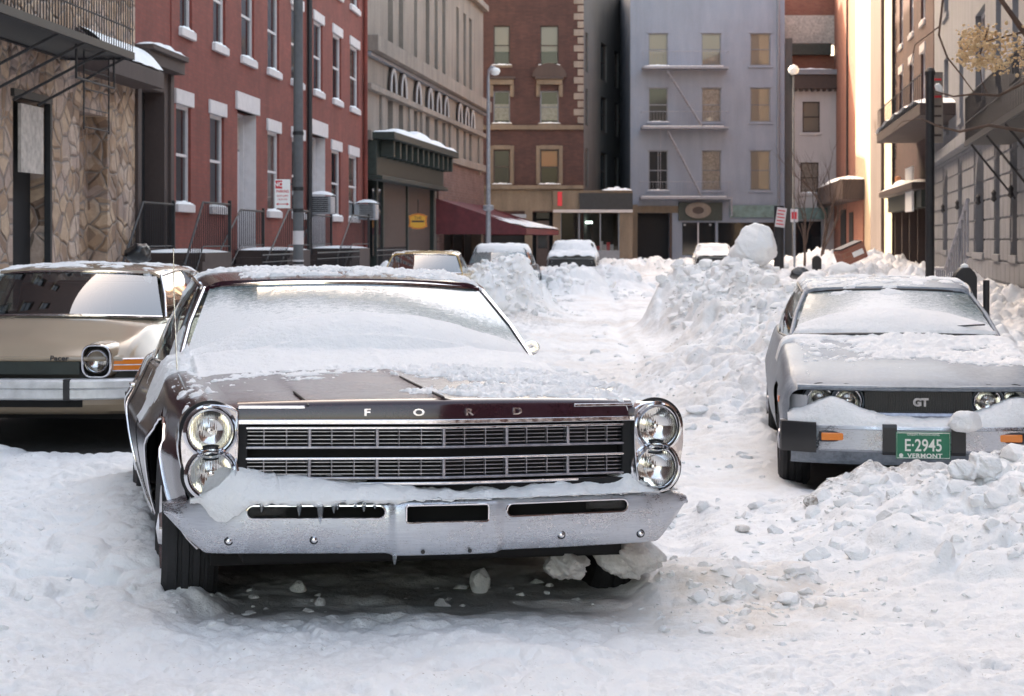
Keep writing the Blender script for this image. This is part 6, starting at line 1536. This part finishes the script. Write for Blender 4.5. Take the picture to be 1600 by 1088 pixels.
# parking sign
w_ = 24 / F * 28.8; c_ = at(441.5, 303, 28.8); sgn = empty('street_sign', c_, (0, 0, R(4))); tag(sgn, 'white no-parking sign with red lettering fixed to the grey pole', 'sign'); hh = 45 / F * 28.8
MB().box(-w_ / 2, w_ / 2, 0, .006, -hh / 2, hh / 2).build('plate', M['white_paint'], sgn)
rb = MB().box(-w_ / 2 + .01, -w_ * .02, -.003, 0, hh * .18, hh * .46).build('red_block', M['red_paint'], sgn)
text('lettering', 'NO', .10, M['white_paint'], sgn, (-w_ * .25, -.005, hh * .32), ext=.001, bold=.003, xs=.9)
text('lettering', 'PARKING', .062, M['red_paint'], sgn, (0, -.003, hh * .08), ext=.001, xs=.78, bold=.001)
text('lettering', '8AM-6PM', .052, M['red_paint'], sgn, (0, -.003, -hh * .08), ext=.001, xs=.85); text('lettering', 'MON-FRI', .045, M['red_paint'], sgn, (0, -.003, -hh * .20), ext=.001, xs=.85)
m = MB(); zq = -hh * .36; m.box(-.07, .07, -.003, 0, zq - .006, zq + .006); m.add([(-.105, -.003, zq), (-.065, -.003, zq - .022), (-.065, -.003, zq + .022)], [(0, 1, 2)]); m.add([(.105, -.003, zq), (.065, -.003, zq + .022), (.065, -.003, zq - .022)], [(0, 1, 2)]); m.build('arrow', M['red_paint'], sgn)
MB().box(0, .16, .003, .02, hh * .3, hh * .36).build('bracket', M['iron'], sgn)
# dark pole on the right with board signs
p = post('utility_pole', 1453, 33.0, .085, .08, CZ + (375 - 112) / F * 33, 'iron', 'tall near-black pole with lettered boards beside the rusticated house')
MB().lathe([(0, .08), (.06, .06), (.1, 0), (.1, -.06)], (0, 0, CZ + (375 - 112) / F * 33), 'z', 12).build('pole_cap', M['iron'], p)
bd = empty('board_sign', at(1465, 168, 33.4)); tag(bd, 'tall faded tan board with small red and dark lettering behind the black pole', 'sign')
MB().box(-.12, .10, 0, .03, -.66, .66).build('board', M['beige_stone'], bd)
for i, s_ in enumerate('ABCDE' * 0): pass
for k, z_ in enumerate((.52, .38, .20, .02, -.16, -.34, -.52)): MB().box(-.09, .07, -.006, 0, z_ - .02, z_ + .02).build('painted_bar', M['red_paint' if k < 3 else 'brown_trim'], bd)
snb = MB().lathe([(0, .10), (.05, .08), (.07, 0), (.05, -.08), (0, -.11)], (0, 0, 0), 'z', 12).build('snow_clump', M['snow'], None, True); snb.location = at(1467, 138, 33.2); snb.rotation_euler = (0, R(-30), 0); tag(snb, 'small snow clump clinging to the tan board sign', 'snow clump')
# street lamps
l1 = post('street_lamp', 763, 58, .09, .05, CZ + (375 - 122) / F * 58, 'steel', 'tall grey street lamp with curved neck beyond the maroon awning', 'street lamp')
zt = CZ + (375 - 122) / F * 58
MB().tube([(0, 0, zt), (.02, -.02, zt + .25), (.10, -.04, zt + .36), (.22, -.05, zt + .33)], .045, 8).build('neck', M['steel'], l1, True)
MB().lathe([(0, .10), (.13, .06), (.17, -.03), (.12, -.14), (0, -.17)], (.22, -.06, zt + .24), 'z', 16).build('lamp_head', M['white_paint'], l1, True)
MB().lathe([(.1, -.1), (.18, -.05), (.18, .08), (.1, .1)], (0, 0, CZ + (375 - 325) / F * 58), 'z', 12).build('collar', M['steel'], l1, True)
l2 = post('street_lamp', 1240, 84, .06, .04, CZ + (375 - 118) / F * 84, 'pole_grey', 'thin street lamp with small pale globe before the narrow white house', 'street lamp')
MB().lathe([(0, .26), (.16, .2), (.26, .04), (.22, -.12), (.1, -.2)], (0, 0, CZ + (375 - 110) / F * 84), 'z', 16).build('lamp_head', M['white_paint'], l2, True)
# tilted sign and its post by the bank
p = post('sign_post', 1217, 48, .14, .13, CZ + (375 - 322) / F * 48, 'iron', 'dark post carrying a tilted weathered sign behind the snow boulder', 'sign post')
c_ = at(1220, 340, 47.7); s2 = empty('street_sign', c_, (0, R(8), R(-20))); tag(s2, 'faded tilted white sign with red writing on the dark post by the snow boulder', 'sign')
MB().box(-.13, .13, 0, .01, -.26, .26).build('plate', M['white_trim'], s2)
for k in range(5): MB().box(-.10, .10 - .03 * (k % 2), -.005, 0, .18 - k * .09 - .015, .18 - k * .09 + .015).build('painted_bar', M['red_paint'], s2)
MB().box(-.02, .02, .01, .2, -.05, .05).build('bracket', M['iron'], s2)
s3 = empty('street_sign', at(1241, 337, 60), (0, 0, R(-25))); tag(s3, 'small round-cornered pinkish sign just right of the tilted white sign', 'sign'); MB().box(-.13, .13, 0, .01, -.22, .22).build('plate', M['white_trim'], s3, bevel=.0); MB().box(-.09, .09, -.005, 0, -.12, .12).build('red_panel', M['red_paint'], s3); MB().tube([(0, .03, .2), (0, .03, -2.4)], .04, 8).build('pole', M['steel'], s3)
# parking meter, bollard
def meter(px, pytop, Y, label, hw=.09):
    b = at(px, pytop, Y); e = empty('parking_meter', (b.x, b.y, 0)); tag(e, label, 'parking meter'); z = b.z
    MB().tube([(0, 0, 0), (0, 0, z - .28)], .03, 10).build('pole', M['iron'], e, True)
    MB().prism([(-hw, -.30), (hw, -.30), (hw, -.08), (hw * .8, -.04), (hw * .35, 0), (-hw * .35, 0), (-hw * .8, -.04), (-hw, -.08)], (0, -.06, z), (1, 0, 0), (0, 0, 1), (0, .12, 0)).build('meter_head', M['iron'], e, bevel=.01)
    MB().lathe([(0, .045), (.03, .03), (.038, 0)], (0, 0, z - .01), 'z', 10).build('snow_cap', M['snow'], e, True)
    return e
meter(1507, 418, 14.6, 'dark parking meter topped with a bit of snow behind the silver coupe'); meter(1276, 400, 40, 'distant dark parking meter in front of the narrow white house', .10)
post('pipe_post', 1541, 14.0, .025, .025, CZ - (438 - 375) / F * 14.0, 'iron', 'thin dark iron post at the right edge behind the silver coupe', 'post')
# rubbish bags and box under snow
M['bag'] = simple('black_plastic', (.012, .013, .015), .3, var=.3, bump=.6, bs=14)
def blob(name, px, py, Y, w, h, mat, label, cat, seed, grp=None):
    o = chunk(px, py, Y, w, h, label, 4, seed, .5, mat=mat, name=name); o['category'] = cat
    if grp: o['group'] = grp
    else: del o['group']
    return o
blob('rubbish_bag', 1250, 428, 38, .45, .30, 'bag', 'black rubbish bag lying in the snow right of the boulder', 'rubbish bag', 31)
blob('rubbish_bag', 214, 396, 26.5, .42, .30, 'bag', 'black rubbish bag at the foot of the brown doorway stoop', 'rubbish bag', 32)
blob('snow_mound', 1313, 423, 34, .72, .34, 'snow', 'smooth pillow-like snow mound below the tipped box', 'snow mound', 33, 'snow-covered heaps by the right kerb'); blob('snow_mound', 1274, 432, 33, .5, .22, 'snow', 'smaller pale snow mound left of the pillow-like one', 'snow mound', 34, 'snow-covered heaps by the right kerb')
bx = empty('litter_basket', at(1329, 397, 37), (R(0), R(-22), R(15))); tag(bx, 'tipped rusty red box with a white patch above the snow mound', 'box')
MB().box(-.28, .28, -.2, .2, -.17, .17).build('casing', M['brick_sun'], bx, bevel=.04); MB().box(-.05, .2, -.206, -.2, -.06, .05).build('white_patch', M['white_paint'], bx); MB().box(-.26, .26, -.18, .18, .17, .20).build('lid', M['brown_trim'], bx, bevel=.01)
# kerb-side iron railing on the right
rr = empty('iron_railing', rus_f.root.matrix_basis @ Vector((rus_f.u(1463, -1.6), -1.6, 0)), rus_f.root.rotation_euler); tag(rr, 'grey stair railing in front of the rusticated house', 'railing', 'black iron railings of the stoops')
ua_, ub_ = 0, rus_f.u(1512, -1.6) - rus_f.u(1463, -1.6)
MB().tube([(0, 0, 1.0), (ub_ * .35, 0, 1.05), (ub_, 0, 2.2)], .035, 6).build('rail', M['iron_grey'], rr); MB().tube([(0, 0, .2), (ub_ * .35, 0, .25), (ub_, 0, 1.3)], .02, 6).build('rail', M['iron_grey'], rr)
for k in range(14): x_ = ub_ * k / 13; zt = 1.0 if x_ < ub_ * .35 else 1.05 + 1.15 * (x_ - ub_ * .35) / (ub_ * .65); MB().tube([(x_, 0, zt - .82), (x_, 0, zt)], .018, 5).build('baluster', M['iron_grey'], rr)
# fire escape on the rusticated house (upper right)
fe2 = empty('fire_escape', rus_f.root.location, rus_f.root.rotation_euler); tag(fe2, 'black iron fire escape jutting from the rusticated house, upper right', 'fire escape')
q0, q1 = rus_f.u(1470, -1.4), rus_f.u(1620, -1.4); zp = rus_f.z(1545, 175, -1.4)
MB().box(q0, q1, -1.5, -1.42, zp, zp + .12).build('platform_beam', M['iron'], fe2); m = MB()
for k in range(14): m.box(q0, q1, -1.38 + k * .1, -1.32 + k * .1, zp + .04, zp + .07)
m.build('platform', M['iron'], fe2); m = MB(); n = int((q1 - q0) / .22)
for k in range(n): u_ = q0 + (q1 - q0) * k / (n - 1); m.tube([(u_, -1.46, zp), (u_, -1.46, zp + 1.0)], .014, 4)
m.tube([(q0, -1.46, zp + 1.0), (q1, -1.46, zp + 1.0)], .02, 5); m.tube([(q0, -1.46, zp + .5), (q1, -1.46, zp + .5)], .014, 5); m.build('railing', M['iron'], fe2)
for k in range(5): u_ = q0 + (q1 - q0) * (k + .3) / 5; MB().tube([(u_, -1.4, zp), (u_ + .1, -.03, zp - 1.1)], .03, 5).build('brace', M['iron'], fe2)
fe2.scale = (1, .62, 1)
# trees
def branchy(name, base, label, H, spread, seed, mat='bark', r0=.06, lean=(0, 0), depth=4, crown_twigs=True, kids=3):
    e = empty(name, base); tag(e, label, 'tree'); rnd = random.Random(seed); tr = MB(); tw = MB()
    def grow(p, d, L, r, k):
        n = 5; pts = [p.copy()]; q = p.copy(); dd = d.copy()
        for i in range(n): dd = (dd + Vector((rnd.uniform(-.16, .16), rnd.uniform(-.16, .16), rnd.uniform(-.05, .14)))).normalized(); q = q + dd * (L / n); pts.append(q.copy())
        (tr if k >= depth - 0 else tw).tube(pts, [r * (1 - .5 * i / n) for i in range(n + 1)], 7 if k > 2 else 4)
        if k > 0:
            for j in range(kids):
                t_ = pts[rnd.randint(2, n)]; nd = (dd + Vector((rnd.uniform(-1, 1), rnd.uniform(-1, 1), rnd.uniform(-.2, .8))) * spread).normalized(); grow(t_, nd, L * rnd.uniform(.55, .8), r * .5, k - 1)
    grow(Vector((0, 0, 0)), Vector((lean[0], lean[1], 1)).normalized(), H, r0, depth)
    tr.build('trunk', M[mat], e, True); tw.build('crown', M[mat], e, True); return e
b = at(1288, 400, 70); branchy('bare_tree', (b.x, b.y, 0), 'slender bare tree before the narrow white house', 2.6, .55, 8, r0=.09)
b = at(1256, 400, 66); branchy('bare_tree', (b.x, b.y, 0), 'thin bare sapling left of the slender tree', 2.2, .5, 19, r0=.06)
# tree on the right pavement reaching into the picture
TY = 24.0; M['sun_toned_leaf'] = simple('sun_toned_dry_leaves', (.62, .45, .26), .7, var=.3, vs_=30)  # dry leaves coloured pale and warm in place of sunlight
tb_ = at(1655, 400, TY); te = empty('street_tree', (tb_.x, tb_.y, 0)); tag(te, 'street tree outside the right edge, drooping bare branches and a clump of sun-toned dry leaves', 'tree')
def lp(px, py, dy=0): v = at(px, py, TY + dy); return (v.x - tb_.x, v.y - tb_.y, v.z)
MB().tube([(0, 0, 0), (.03, 0, 1.5), (0, 0, 3), (-.05, .05, 4.4), (-.02, .1, 5.6)], [.13, .11, .10, .08, .05], 12).build('trunk', M['bark'], te, True)
def br(pts, r): MB().tube([lp(*p) for p in pts], [r * (1 - .6 * i / (len(pts) - 1)) for i in range(len(pts))], 7).build('branch', M['bark'], te, True)
br([(1655, 120), (1600, 50), (1550, -20), (1480, -60)], .05)
br([(1655, 210), (1600, 205), (1545, 196), (1500, 206), (1470, 199), (1440, 186)], .028)
br([(1655, 100), (1610, 125), (1560, 150), (1524, 147), (1490, 151), (1462, 143)], .024)
br([(1480, -60), (1467, 55), (1480, 90), (1500, 115), (1522, 145)], .018); br([(1545, 40), (1530, 90), (1534, 128), (1543, 146)], .012); br([(1600, 50), (1560, 60), (1520, 70)], .016); br([(1440, 186), (1410, 190), (1395, 205)], .008); br([(1470, 40), (1430, 70), (1420, 110)], .01)
rng = np.random.default_rng(7); VV = []; FF = []; n = 0; Vi, Fi = ico(1)
for (px, py, rx, ry, cnt) in ((1518, 72, 16, 10, 150), (1530, 98, 14, 8, 110), (1548, 80, 10, 14, 110), (1504, 88, 9, 7, 50), (1560, 100, 14, 10, 90), (1580, 70, 16, 14, 110), (1540, 52, 22, 9, 110), (1512, 52, 8, 6, 40), (1600, 95, 14, 12, 80)):
    for i in range(cnt):
        c_ = at(px + rng.normal() * rx * .75, py + rng.normal() * ry * .75, TY + rng.normal() * .2); s_ = .008 + .016 * rng.random()
        W = Vi * [s_ * 1.3, s_, s_ * (.5 + rng.random())]; VV.append(W + np.array(c_) - np.array([tb_.x, tb_.y, 0])); FF.append(Fi + n); n += len(Vi)
np_mesh('leaves', np.concatenate(VV), np.concatenate(FF), M['sun_toned_leaf'], te)
